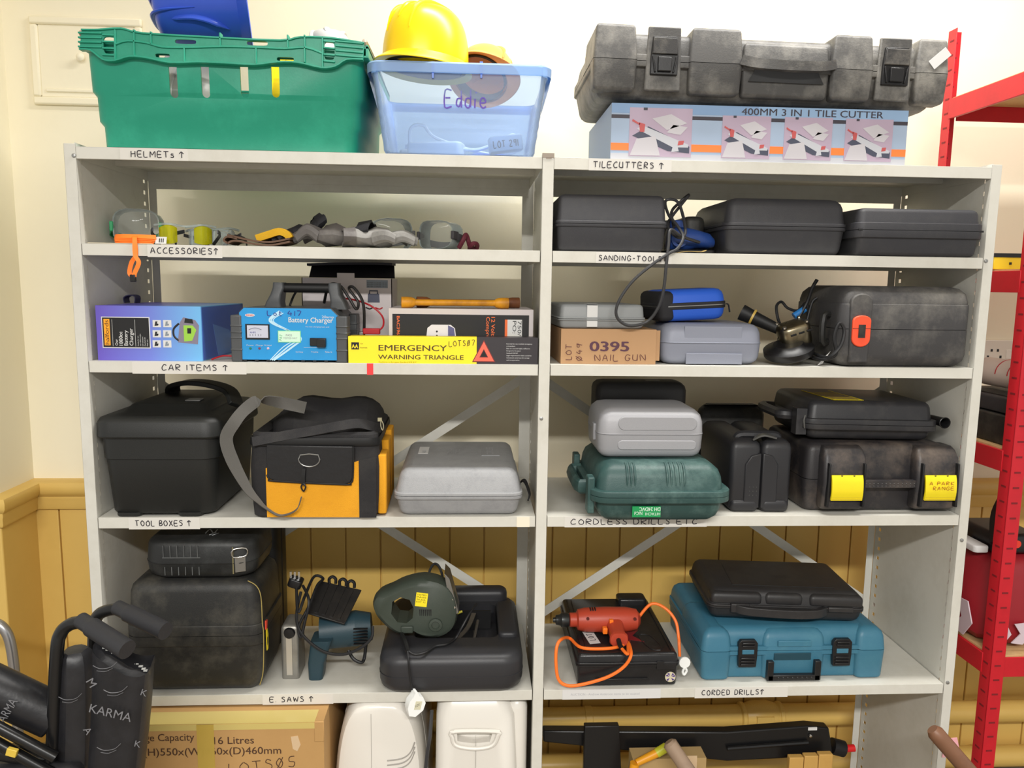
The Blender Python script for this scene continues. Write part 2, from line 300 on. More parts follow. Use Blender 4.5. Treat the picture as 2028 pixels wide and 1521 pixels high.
# ================================================================ grey steel shelving
XL, XM0, XM1, XR, LIP = -1.0, 0.0, .0264, 1.0293, .0252
def shelving():
    t = thing('shelving_unit', 'light grey steel shelving unit with two bays of labelled shelves', 'shelving', (0, 0, 0))
    pw = .025
    def panel(x, s, holes=True):
        """perforated side panel, s = +1 when its outside is to the left"""
        m = MB(); th = .0012; ys = [0.0, .012, .024, DEP-.03, DEP-.018, DEP]; zs = [0]
        k = 0; z = .04
        z = .03
        while z < 1.81: zs += [z, z+.010]; z += .0285
        zs.append(1.838)
        for i in range(len(ys)-1):
            for j in range(len(zs)-1):
                if i in (1, 3) and j % 2 == 1: continue
                m.box(x-th/2, ys[i], zs[j], x+th/2, ys[i+1], zs[j+1], WHITE_METAL)
        o = m.build('side_panel', t); return o
    panel(XL-.002, 1); panel(XR+.002, -1); panel((XM0+XM1)/2, 1)
    def post(x0, x1, y0, top=1.836, scr=()):
        m = MB(); z0 = 0; th = .0015
        m.box(x0, y0, z0, x1, y0+th, top, WHITE_METAL)
        if y0 < .1: m.box(x0, y0, z0, x0+th, y0+.02, top, WHITE_METAL); m.box(x1-th, y0, z0, x1, y0+.02, top, WHITE_METAL)
        o = m.build('upright', t, bev=.0008); return o
    f1 = post(XL-pw, XL, -.0005); f2 = post(XM0+.0005, XM1-.0005, -.0015, 1.838); f3 = post(XR, XR+pw*.95, -.0005)
    # back uprights: angle flanges facing into the bays
    for a, b in ((XL, XL+.020), (XM0-.019, XM0+.012), (XM1-.012, XM1+.019), (XR-.020, XR)): post(a, b, DEP-.001, 1.832)
    wm = mat('bare_scuff', (150, 138, 126), .6); m = MB(); m.box(XM0, -.0024, 1.8285, XM1, .004, 1.8386, wm); m.box(XM0+.008, -.0024, 1.8262, XM1-.006, -.0014, 1.829, wm); m.build('worn_cap', f2)
    dark = mat('screw_zinc', (160, 160, 158), .4, metal=.8)
    for (px, py, ps) in ((1072, 829, f2), (1953, 517, f3), (1905, 1070, f3), (1877, 1352, f3), (146, 308, f1)):
        p = at(px, py, -.002); m = MB(); m.at(p.x, -.0008, p.z, rx=90).lathe([(.0045, 0), (.0042, .0022), (.002, .003)], dark, 12); m.build('bolt_head', ps)
    shelves = {}
    for i, z in enumerate(SZ):
        for b, (a, c) in enumerate(((XL, XM0), (XM1, XR))):
            m = MB(); e = .0012; q = .0012 if i else 0
            a2, c2 = a+q, c-q; L = LIP
            m.box(a2, .0, z-.0012, c2, DEP-.004, z, WHITE_METAL)
            m.box(a2, .0, z-L, c2, .0012, z-.001, WHITE_METAL); m.box(a2, .0012, z-L, c2, .010, z-L+.001, WHITE_METAL)
            m.box(a2, DEP-.0052, z-L, c2, DEP-.004, z-.001, WHITE_METAL); m.box(a2, .0012, z-L, a2+.001, DEP-.005, z-.001, WHITE_METAL); m.box(c2-.001, .0012, z-L, c2, DEP-.005, z-.001, WHITE_METAL)
            m.box(a2, .18, z-.014, c2, .21, z-.0012, WHITE_METAL)
            shelves[i, b] = m.build('shelf', t, bev=.0012)
    # extra deep back beam seen under the top shelves
    for b, (a, c) in enumerate(((XL, XM0), (XM1, XR))):
        m = MB(); m.box(a+.001, DEP-.0035, SZ[0]-.045, c-.001, DEP-.002, SZ[0]-.001, WHITE_METAL); m.build('back_rail', t)
    # flat diagonal braces across the back (crosses behind the lower shelves)
    def brace(p, q):
        a = at(*p, DEP+.002); b = at(*q, DEP+.002); m = MB(); d = (b-a); n = Vector((-d.z, 0, d.x)).normalized()*.0125
        pts = [a-n, b-n, b+n, a+n]; m.loft([[(v.x, v.y, v.z) for v in pts], [(v.x, v.y+.002, v.z) for v in pts]], WHITE_METAL); m.build('brace', t)
    brace((1036, 749), (314, 1213)); brace((282, 738), (1034, 1217)); brace((1070, 748), (1738, 1207)); brace((1778, 752), (1068, 1218))
    # taped paper labels with hand lettering on the lips
    def tape(s, b, l, r, txt, tl, tr, ink=INK, h=.0125, dz=.0, ext=.0):
        z = SZ[s]; z0, z1 = z-LIP-ext, z-.0002; o = None
        # pixel column to x at that shelf height
        def X(px):
            y = 760
            for _ in range(6): y += (at(px, y, 0).z-(z-.012))*F_PX/1.75
            return at(px, y, 0).x
        m = MB(); fr = FRONT(-.0012); m.box(X(l), -.0008, z0, X(r), -.0001, z1, PAPER)
        o = m
        if txt: o.ink(txt, FRONT(-.0009), X(tl), z-LIP+.006+dz, h, ink, w=X(tr)-X(tl), pen=.0011, n=.0002)
        o.build('tape_label', shelves[s, b]); return
    tape(0, 0, 238, 372, 'HELMETs ^', 260, 364); tape(1, 0, 292, 440, 'ACCESSORIES^', 299, 432, ext=.002); tape(2, 0, 262, 488, 'CAR ITEMS ^', 321, 451, ext=.002)
    tape(3, 0, 255, 396, 'TOOL BOXES ^', 268, 378, ext=.002); tape(4, 0, 520, 660, 'E. SAWS ^', 535, 620, ext=.001)
    tape(0, 1, 1166, 1330, 'TILECUTTERS ^', 1175, 1313, ext=.001); tape(1, 1, 1180, 1330, 'SANDING-TOOLS^', 1186, 1320, h=.011)
    tape(3, 1, 1118, 1400, 'CORDLESS DRILLS ETC', 1131, 1380, ext=.001); tape(4, 1, 1376, 1560, 'CORDED DRILLS^', 1390, 1512, ext=.002)
    m = MB(); z = SZ[4]
    xa = onz(1116, 1375, z).x; xb = onz(1312, 1370, z).x; m.box(xa, -.001, z-LIP, xb, -.0001, z, PAPERW)
    m.text('AUCTION - Andrew Anderson items to be vacated', FRONT(-.0011), xa+.02, z-.015, .006, mat('faint_grey_print', (176, 176, 180), .6), w=(xb-xa)*.7, n=.0001); m.build('tape_label', shelves[4, 1])
    rt_ = mat('red_tape', (228, 60, 62), .5); p = at(733, 733, 0); m = MB(); m.box(p.x-.007, -.0008, SZ[2]-LIP-.001, p.x+.007, -.0001, SZ[2]-.0002, rt_); m.build('red_tape', shelves[2, 0])
    p = at(1036, 1037, 0); m = MB(); m.box(p.x-.015, -.0007, SZ[3]-LIP, p.x+.015, -.0001, SZ[3]-.0002, mat('masking_tape', (232, 224, 204), .6)); m.build('masking_tape', shelves[3, 0])
    return shelves
shelving()
# ================================================================ builders shared by many things
def fl(o, dy=0.0):
    """pixel -> (u, v) on the plane dy behind a thing's front"""
    def g(px, py):
        p = at(px, py, o.location.y+dy)-o.location; return p.x, p.z
    return g
def clam(name, label, cat, org, w, d, h, seam, m, r=.02, eb=.012, et=.02, draft=.006, rim=.005, rimh=.016, rz=0, group=None, feet=False, ml=None, rx=0, ry=0):
    """two-shell carrying case lying flat: base shell, lid shell, flanges along the seam; origin = middle of front bottom edge"""
    t = thing(name, label, cat, org, rz, group, rx, ry); ml = ml or m
    b = MB(); b.rbox(w-2*rim, d-2*rim, 0, seam-.0006, r, eb, 0, m, tb=draft, y=rim); b.rbox(w, d, seam-rimh/2-.0006, seam-.0006, r+rim, .002, 0, m); bo = b.build('base', t)
    b = MB(); b.rbox(w-2*rim, d-2*rim, seam+.0006, h, r, 0, et, ml, tt=draft, y=rim); b.rbox(w, d, seam+.0006, seam+rimh/2, r+rim, 0, .002, ml); lo = b.build('lid', t)
    return t, bo, lo
def latch(t, u, v, w, h, m, y=0, name='latch', th=.010, fr=None):
    b = MB(); F = fr or FRONT(y); b.prism([(u-w/2, v-h/2), (u+w/2, v-h/2), (u+w/2, v+h/2), (u-w/2, v+h/2)], -.004, th*.55, m, M=F)
    b.prism([(u-w*.36, v-h*.42), (u+w*.36, v-h*.42), (u+w*.36, v+h*.1), (u-w*.36, v+h*.1)], 0, th, m, M=F)
    b.prism([(u-w*.40, v+h*.2), (u+w*.40, v+h*.2), (u+w*.40, v+h*.42), (u-w*.40, v+h*.42)], 0, th*.85, m, M=F); return b.build(name, t, bev=.0015)
def carton(name, label, cat, org, w, d, h, m, rz=0, group=None, bev=.0015, rx=0, ry=0):
    """plain carton with flap seam; art() adds print into the same board mesh"""
    t = thing(name, label, cat, org, rz, group, rx, ry); b = MB(); b.box(-w/2, 0, 0, w/2, d, h, m); return t, b
def helmet(name, label, loc, rx, ry, rz, m, a=.105, b=.128, hgt=.135, peak=.035, ridges=3, e=.5, side=False):
    t = thing(name, label, 'hard hat', loc, rz, None, rx, ry); n = 40
    def ring(f, z, pk=0):
        o = []
        for k in range(n):
            th = 6.28318*k/n; x = math.cos(th)*a*f; y = math.sin(th)*b*f
            if pk: y -= pk*max(0, -math.sin(th))**2.2
            o.append((x, y, z))
        return o
    out = [(math.cos(q)**e if q < 1.5 else .02, math.sin(q)) for q in [i*math.pi/2/9 for i in range(10)]]
    rings = [ring(f*.97, .022+(hgt-.022)*s) for f, s in out]; inner = [ring(f*.97-.03, .022+(hgt-.027)*s) for f, s in out if f > .3]
    M = MB(); M.loft([ring(.94, .004)]+[ring(.97, .012)]+rings, m, False, True); M.loft([ring(.91, .004)]+inner, m, False, True); M.build('shell', t, sub=1)
    M = MB(); M.loft([ring(.93, .004), ring(1.0, .0, peak*.6), ring(1.07, -.006, peak), ring(1.075, -.003, peak), ring(1.02, .006, peak*.6), ring(.96, .018)], m, False, False); M.build('brim', t, sub=1)
    for k in range(ridges):
        x = (k-(ridges-1)/2)*.034; pts = []
        for i in range(13):
            q = math.pi*(.12+.76*i/12); zz = .022+(hgt-.022)*abs(math.sin(q))**.9; f = (1-((zz-.022)/(hgt-.022))**2.6)**.4 if zz < hgt-.0005 else 0
            pts.append((x, -math.cos(q)*b*.97*abs(math.cos(q))**-.0 if False else -math.cos(q)*b*.93, 0))
        P = []
        for (xx, yy, _) in pts:
            rr_ = min(.999, ((xx/a)**2+(yy/b)**2)**.5/.97); s_ = math.sin(math.acos(min(1, rr_**(1/e)))); P.append((xx, yy, .022+(hgt-.022)*s_))
        M = MB(); M.tube(P, lambda q: .0065*min(1, 6*q+.2, 6*(1-q)+.2), m, n=8, sm=2, flat=.6); M.build('ridge', t)
    for k in range(2 if side else 0):
        P = []
        for i in range(10):
            x = (-.075, -.01)[k]+(.0, .012)[k]*i/9+.02*math.sin(i/9*2.6); s_ = .10+.72*i/9; f = .97*max(.05, (1-s_**(1/max(.3, 1-e) if False else 2.2)))**.3; P.append((x*f, -b*f*math.sqrt(max(.05, 1-(x/a)**2))-.001, .022+(hgt-.022)*s_))
        M = MB(); M.tube(P, lambda q: .011*min(1, 5*q+.1, 5*(1-q)+.1), m, n=10, sm=3, flat=.5); M.build('side_ridge', t)
    M = MB(); hb = mat('grey_headband', (70, 66, 64), .6); M.loft([ring(.84, .002), ring(.84, .030)], hb, False, False); M.loft([ring(.82, .030), ring(.82, .002)], hb, False, False); M.build('headband', t)
    return t
def cable(m, pts, r, mt, sm=6): m.tube(pts, r, mt, n=8, sm=sm); return m
# ================================================================ on top of the shelving
GREEN = mat('green_crate_plastic', (32, 148, 120), .38, dirt=((62, 184, 152), .7, 9), bump=(250, .06))
def green_crate():
    y0 = .012; o, _, _ = fit(200, 706, 75, 299, z=SZ[0]+.0003, y=y0)
    t = thing('stacking_crate', 'green plastic stacking crate with slotted front, on the top left of the shelving', 'crate', o)
    g = fl(t); bl, br = g(200, 299)[0], g(706, 299)[0]; zt = g(440, 85)[1]; wb = br-bl; d = .40
    tl, tr_ = g(183, 140)[0], g(716, 140)[0]; th = .004; m = MB()
    def sec(z, ins): # outer width grows in two steps
        k = (0 if z < .055 else .006 if z < .112 else .012)+z*.035; return (z, wb+2*k-2*ins, d+2*k-.02-2*ins, .03, 0, d/2)
    zs = [0, .048, .058, .108, .118, zt-.01]
    outer = [(.0, wb-.02, d-.05, .03, 0, d/2)]+[sec(z+.004 if i == 0 else z, 0) for i, z in enumerate(zs)]
    inner = [sec(z, th) for z in reversed(zs)]; inner[-1] = sec(.006, th)
    m.shell(outer+inner, GREEN); body = m.build('body', t)
    c = MB()
    for px in (347, 410, 487, 548):
        u, v0 = g(px, 194); v1 = g(px, 134)[1]; pts = []
        for k in range(9): a = math.pi*k/8; pts.append((u-.0085*math.cos(a), v0+.0085-.0085*math.sin(a)))
        pts += [(u+.0085, v1), (u-.0085, v1)]; c.prism(pts, -.08, .08, GREEN, M=FRONT(0))
    for px, py, w in ((375, 89, .042), (515, 92, .042), (330, 116, .026), (570, 124, .03)):
        u, v = g(px, py); c.prism([(u-w/2, v-.0045), (u+w/2, v-.0045), (u+w/2, v+.0045), (u-w/2, v+.0045)], -.08, .08, GREEN, M=FRONT(0))
    cut(body, c)
    # rim: wide wavy band with moulded ribs, all round
    wr = g(735, 90)[0]-g(164, 90)[0]; cx = (g(735, 90)[0]+g(164, 90)[0])/2; m = MB(); yr = -.026
    top = [g(172, 66), (g(205, 66)[0], zt+.012), (g(250, 60)[0], zt+.016), (g(290, 66)[0], zt+.008), (g(420, 70)[0], zt+.004), (g(560, 78)[0], zt+.002), (g(600, 74)[0], zt+.010), (g(660, 78)[0], zt+.010), g(724, 92)]
    bot = [g(168, 104), g(190, 106), g(214, 124), g(238, 126), g(266, 118), g(300, 121), g(345, 130), g(400, 129), g(450, 131), g(510, 134), g(555, 129), g(595, 130), g(640, 140), g(668, 137), g(690, 124), g(722, 124)]
    plate = MB(); poly = [p for p in bot]+[p for p in reversed(top)]
    plate.prism(poly, .004, .008, GREEN, M=FRONT(yr+.012)); rim = plate.build('rim', t); c = MB()
    for px, py, wd, ht in ((375, 89, .044, .009), (515, 92, .044, .009), (330, 116, .030, .008), (570, 123, .036, .008), (226, 96, .024, .034), (656, 107, .022, .036)):
        u, v = g(px, py); c.prism([(u+wd/2*math.copysign(abs(math.cos(a))**.5, math.cos(a)), v+ht/2*math.copysign(abs(math.sin(a))**.5, math.sin(a))) for a in [6.28318*k/16 for k in range(16)]], -.03, .06, GREEN, M=FRONT(yr+.012))
    cut(rim, c); plate = MB()
    def rib(pp, dep=.016, th=.0035):
        plate.strap([(u, yr+.006+dep/2-.006, v) for u, v in pp], dep, th, GREEN, side=(0, 1, 0), sm=3)
    rib(top); rib(bot)
    rib([g(238, 95), g(262, 88), g(300, 92), g(330, 100), g(380, 101), g(450, 99), g(520, 101), g(570, 103), g(610, 101), g(642, 112)])
    for (x, a, b) in ((238, 66, 125), (275, 66, 118), (308, 70, 95), (373, 102, 130), (443, 72, 99), (513, 102, 134), (575, 76, 103), (608, 76, 130), (643, 80, 140)): rib([g(x, a), g(x, b)])
    for k in range(4): rib([g(166, 72+k*9), g(212, 73+k*9)], .010); rib([g(668, 88+k*9), g(722, 93+k*9)], .010)
    for k in range(4): rib([g(213, 76+k*13), g(237, 77+k*13)], .008); rib([g(645, 88+k*13), g(667, 90+k*13)], .008)
    x0, x1 = cx-wr/2, cx+wr/2
    for (xa, xb, ya, yb) in ((x0+.004, x0+.03, yr+.01, d+.016), (x1-.03, x1-.004, yr+.01, d+.016), (x0+.01, x1-.01, d+.006, d+.016)):
        if xb-xa < .05: plate.box(xa, ya, zt-.024, xa+.006 if xa < 0 else xb, yb, zt, GREEN) if xa < 0 else plate.box(xb-.006, ya, zt-.024, xb, yb, zt, GREEN)
        plate.box(xa, ya, zt-.008, xb, yb, zt-.002, GREEN); plate.box(xa, ya, zt-.026, xb, yb, zt-.022, GREEN)
    plate.build('rim_rib', rim, bev=.0008)
    bm = mat('grey_bale_bar', (176, 160, 146), .5); 
    for x in (x0+.006, x1-.012):
        m = MB(); m.tube([(x, d-.01, zt+.004), (x, .18, zt+.014), (x, .0, zt+.010), (x, -.012, zt+.002)], .005, bm, sm=4); m.build('bale_bar', t)
    # contents seen through the slots
    helmet('hard_hat', 'yellow hard hat inside the green crate, glimpsed through its slots', o+Vector((.085, .262, .124)), 48, 0, 4, mat('yellow_helmet_in_crate', (246, 214, 30), .3), peak=.012)
    helmet('hard_hat', 'white hard hat deep inside the green crate at its left', o+Vector((-.155, .262, .124)), 48, 0, -4, mat('white_helmet', (206, 206, 204), .3), peak=.012)
    q = at(652, 70, .20); helmet('hard_hat', 'white hard hat peeping over the right end of the green crate rim', Vector((q.x, .20, q.z-.044)), 0, 0, 0, mat('white_helmet', (206, 206, 204), .3), hgt=.052, a=.050, b=.055, peak=.01)
green_crate()
BLUEH = mat('blue_helmet_plastic', (58, 92, 208), .28)
q = at(481, 20, .17); helmet('hard_hat', 'blue hard hat lying on its side in the green crate, its brim to the right', Vector((q.x+.004, .18, q.z+.012)), 0, -96, 13, BLUEH, a=.098, b=.115, hgt=.20, peak=.02, e=.32, side=True)
YH = mat('yellow_helmet_plastic', (255, 214, 20), .3)
def storage_box():
    CL = clear('blue_tint_plastic', (222, 236, 254), .20, .2); CLR = clear('blue_rim_plastic', (188, 218, 250), .4, .2)
    y0 = .012; o, w, h = fit(759, 1061, 130, 301, z=SZ[0]+.0003, y=y0); d = .36
    t = thing('storage_box', 'translucent blue plastic storage box marked Eddie, beside the green crate', 'storage box', o)
    g = fl(t); zt = g(900, 128)[1]; wt = g(1082, 150)[0]-g(728, 150)[0]; m = MB(); k = (wt-w)/2; th = .0022
    def sec(z, i): s = z/zt; return (z, w+2*k*s-2*i, d+k*s-2*i, .028, k*0, d/2)
    zs = [.012, .03, .05]+[.058+i*.0105 for i in range(8)]+[zt-.004]
    out = [(0, w-.02, d-.02, .02, 0, d/2), (.003, w-.008, d-.008, .024, 0, d/2)]
    for i, z in enumerate(zs): a = sec(z, .0010*(i % 2)); out.append(a)
    inn = [sec(z, th+.0010*(i % 2)) for i, z in reversed(list(enumerate(zs)))]; inn.append((.005, w-.012, d-.012, .024, 0, d/2))
    m.shell(out+inn, CL); m.build('body', t)
    m = MB(); m.shell([(zt-.022, wt+.014, d+k+.014, .035, 0, d/2), (zt-.004, wt+.016, d+k+.016, .035, 0, d/2), (zt, wt+.010, d+k+.010, .033, 0, d/2), (zt, wt-.002, d+k-.002, .03, 0, d/2), (zt-.022, wt-.001, d+k, .03, 0, d/2)], CLR, False, False)
    u0, _ = g(860, 140); u1, _ = g(953, 140); m.box(u0, -.014, zt-.018, u1, -.003, zt-.002, CLR); m.build('rim', t)
    for s in (-1, 1):
        m = MB(); x = s*(wt/2+.004); xb = s*(w/2+k*.55+.002); ya, yb = d*.16, d*.84
        m.loft([[(x, y0, zt-.004), (x+s*.006, y0, zt-.010), (x+s*.004, y0, zt-.026), (xb+s*.002, y0, zt-.082), (xb-s*.003, y0, zt-.082), (x-s*.006, y0, zt-.022)] for y0 in (ya, yb)], CLR); m.build('handle', t)
    PUR = mat('purple_marker', (98, 74, 178), .5); m = MB(); u, v = g(882, 213); u2 = g(962, 213)[0]; v1 = g(882, 180)[1]
    q = fl(t, -.006); m.ink('Eddie', FRONT(-.008), u, v, v1-v, PUR, w=u2-u, pen=.0019, n=0); m.build('name_lettering', t)
    DB = mat('dark_blue_clip', (60, 110, 206), .3)
    for px in (858, 953): u, v = g(px, 158); b = MB(); b.prism([(u-.002, v), (u+.002, v), (u+.0035, v+.034), (u-.0035, v+.034)], 0, .004, DB, M=FRONT(-.012)); b.build('clip', t)
    # contents
    WP = mat('white_plug_plastic', (236, 238, 236), .4)
    x = thing('extension_lead', 'white four way extension lead with its flex coiled inside the blue storage box', 'extension lead', o+Vector((-.055, .085, .009)), -14)
    b = MB(); b.rbox(.13, .05, 0, .032, .012, .004, .006, WP, y=-.025); b.build('socket_block', x, bev=.001)
    b = MB(); cable(b, [(.06, .0, .018), (.085, .03, .020), (.11, .05, .030), (.14, .075, .050), (.165, .085, .062), (.178, .09, .045), (.168, .09, .024), (.10, .085, .020), (-.01, .04, .050), (-.04, .03, .078), (-.068, .02, .07), (-.070, .02, .02)], .0042, WP); b.build('flex', x)
    x = thing('plug_adaptor', 'white plug adaptor marked LOT 291 at the right inside the blue storage box', 'adaptor', o+Vector((.105, .030, .016)), 6, None, 0, -8)
    b = MB(); b.rbox(.075, .045, 0, .034, .01, .003, .004, WP, y=-.02); b.ink('LOT 291', FRONT(-.0205), -.03, .008, .014, INK, w=.055, pen=.0012); b.build('body', x)
    x = thing('plug_adaptor', 'white double plug adaptor at the left inside the blue storage box', 'adaptor', o+Vector((-.115, .17, .008)), -6)
    b = MB(); b.rbox(.06, .05, 0, .03, .01, .003, .006, WP, y=-.02); b.build('body', x)
    b = MB(); [b.box(-.018+i*.018, -.005, .029, -.013+i*.018, .001, .042, CHROME) for i in range(3)]; b.build('pin', x)
    x = thing('flat_gadget', 'pale blue flat gadget on the floor of the storage box at the right', 'gadget', o+Vector((.06, .08, .008)), -8); b = MB(); b.rbox(.09, .07, 0, .012, .02, .003, .004, DB); b.build('body', x)
    # on and in the open top
    q = at(843, 121, .11); helmet('hard_hat', 'yellow hard hat resting on the rim of the blue storage box', Vector((q.x, .10, o.z+zt+.010)), -2, 2, -40, YH, a=.096, b=.106, hgt=.134, peak=.022)
    OH = mat('orange_helmet_plastic', (252, 160, 84), .35); q = at(960, 118, .15)
    helmet('hard_hat', 'orange hard hat tipped over in the storage box behind the yellow one', Vector((q.x-.012, .22, q.z-.028)), 0, 46, 60, OH, a=.07, b=.078, hgt=.085, peak=.03)
storage_box()
def tile_things():
    # cardboard box
    y0 = .014; o, w, h = fit(1210, 1796, 208, 322, z=SZ[0]+.0003, y=y0); d = .33; h = .122
    LB = mat('pale_blue_board', (160, 178, 202), .55); t, b = carton('cardboard_box', 'printed tile cutter carton under the long dusty case on the top right shelf', 'box', o, w, d, h, LB)
    g = fl(t); F = FRONT(0); PK = mat('lilac_print', (176, 158, 178), .5); GR = mat('slate_print', (70, 74, 92), .5); RD = mat('red_print', (186, 84, 84), .5); OR = mat('orange_flash', (246, 128, 60), .5); DKB = mat('navy_print', (60, 56, 66), .5); MID = mat('pale_grey_print', (188, 190, 198), .5); HB = mat('sky_print', (128, 158, 196), .5)
    def rect(m, px0, py0, px1, py1, e):
        (u0, v1), (u1, v0) = g(px0, py0), g(px1, py1); b.patch(F, u0, v0, u1, v1, m, n1=.0003+e*.0002)
    W2 = w/2
    b.patch(F, -W2, h*.83, W2, h, HB); b.patch(F, -W2, h*.735, W2, h*.80, DKB); b.patch(F, -W2, h*.17, W2, h*.30, OR); b.patch(F, -W2, .001, W2, h*.12, MID)
    b.patch(F, -W2*.02, h*.80, W2*.999, h, mat('sky_print2', (142, 172, 206), .5), n1=.0005)
    for (a, c, tp) in ((1246, 1370, .93), (1430, 1526, .83), (1553, 1648, .83), (1674, 1768, .83)):
        u0, u1 = g(a, 260)[0], g(c, 260)[0]; s = u1-u0; b.patch(F, u0, h*.07, u1, h*tp, PK, n1=.0009); H = h*tp
        def q(pts, m, e): b.prism([(u0+x*s, h*.07+(y)*(H-h*.07)) for x, y in pts], 0, .0010+e*.0002, m, M=F)
        q([(.05, .42), (.62, .12), (.97, .08), (.97, .22), (.3, .62)], GR, 1); q([(.12, .56), (.7, .2), (.95, .2), (.95, .26), (.2, .64)], MID, 2)
        TW = mat('tile_print', (192, 189, 195), .5); q([(.36, .78), (.6, .55), (.92, .7), (.66, .88)], TW, 2); q([(.60, .5), (.82, .46), (.93, .62), (.7, .66)], TW, 2); q([(.02, .02), (.5, .02), (.42, .42), (.12, .36)], TW, 3); q([(.17, .5), (.24, .5), (.25, .66), (.15, .7)], RD, 3); q([(.04, .72), (.16, .64), (.17, .67), (.05, .76)], RD, 3); q([(.78, .24), (.87, .26), (.88, .34), (.79, .33)], RD, 3); q([(.68, .10), (.80, .12), (.78, .22), (.7, .2)], MID, 4); q([(.22, .95), (.28, .95), (.28, 1.0), (.22, 1.0)], DKB, 3)
    u0, v0 = g(1468, 237); u1 = g(1748, 243)[0]; b.text('400MM 3 IN 1 TILE CUTTER', F, u0, h*.85, h*.125, DKB, w=u1-u0, n=.0008, bold=.008)
    b.build('carton', t, bev=0)
    # long dusty carrying case
    DU = mat('dusty_case_plastic', (74, 73, 72), .5, dirt=((150, 147, 140), .8, 20), bump=(300, .2)); zb = o.z+h+.0005
    yc = -.012; a = at(1172, 205, yc); c = at(1876, 205, yc); w2 = c.x-a.x; hc = .150; d2 = .355
    o2 = Vector(((a.x+c.x)/2, yc, zb)); 
    t = thing('tool_case', 'long dusty black carrying case with two latches on the top right', 'case', o2, 0, None, 0, .9); g = fl(t)
    t.location.z += .0068
    sm = hc*.50; pads = [(-.5, -.378, 1.0), (-.235, -.085, 1.0), (-.085, .165, .84), (.165, .285, 1.0), (.405, .5, 1.0)]
    m = MB(); m.rbox(w2-.006, d2-.03, 0, sm-.0006, .03, .018, 0, DU, tb=.016, y=.018)
    for p, q, f in pads: m.rbox((q-p)*w2, .05, .010, sm-.0006, .008, .008, 0, DU, tb=.004, x=(p+q)/2*w2, y=.003 if f == 1 else .010)
    m.rbox(w2-.002, d2-.02, sm-.012, sm-.0006, .026, .002, 0, DU, y=.010); bo = m.build('base', t)
    m = MB(); m.rbox(w2-.006, d2-.03, sm+.0006, hc*.93, .03, 0, .016, DU, tt=.012, y=.018)
    for p, q, f in pads: m.rbox((q-p)*w2, .16, sm+.0006, hc*(f if f < 1 else 1.0), .008, 0, .008, DU, tt=.006, x=(p+q)/2*w2, y=.003 if f == 1 else .010)
    m.rbox(w2-.002, d2-.02, sm+.0006, sm+.014, .026, 0, .002, DU, y=.010)
    li = m.build('lid', t)
    for p in (-.305, .345):
        m = MB(); F = FRONT(.014); u = p*w2; m.prism([(u-.040, sm-.062), (u+.040, sm-.062), (u+.036, hc*.98), (u-.036, hc*.98)], -.003, .006, DU, M=F); m.build('latch_recess', t, bev=.003)
        m = MB(); F = FRONT(.009); m.prism([(u-.030, sm-.030), (u+.030, sm-.030), (u+.030, sm+.010), (u+.026, sm+.050), (u-.026, sm+.050), (u-.030, sm+.010)], 0, .008, BLACKP, M=F)
        m.prism([(u-.028, sm+.012), (u+.028, sm+.012), (u+.026, sm+.046), (u-.026, sm+.046)], .004, .013, CASE_D, M=F); m.prism([(u-.015, sm-.024), (u+.015, sm-.024), (u+.015, sm+.006), (u-.015, sm+.006)], .004, .015, BLACKP, M=F)
        for s in (-1, 1): m.prism([(u+s*.020-.002, sm-.026), (u+s*.020+.002, sm-.026), (u+s*.026+.002, sm+.008), (u+s*.026-.002, sm+.008)], .004, .012, BLACKP, M=F)
        m.build('latch', t, bev=.0015)
    m = MB(); F = FRONT(.010); u0, u1 = -.075*w2, .155*w2; um = (u0+u1)/2
    m.strap([(u0-.01, .004, sm+.008), (u0+.02, -.012, sm-.002), (um-.03, -.020, sm-.006), (um+.03, -.020, sm-.006), (u1-.02, -.012, sm-.002), (u1+.01, .004, sm+.008)], .020, .016, DU, side=(0, 0, 1), sm=5); m.build('handle', t)
    m = MB(); F = FRONT(.0085); m.prism([(um-.085, sm-.034), (um+.085, sm-.034), (um+.07, sm-.008), (um-.07, sm-.008)], 0, .0016, BLACKR, M=F); m.build('handle_recess', t)
    m = MB(); u = .468*w2; m.box(-.011, -.0006, -.024, .011, .0005, .024, PAPERW, M=Matrix.Translation((u, .0025, sm+.032)) @ Matrix.Rotation(math.radians(48), 4, 'Y')); m.build('sticker', t)
tile_things()
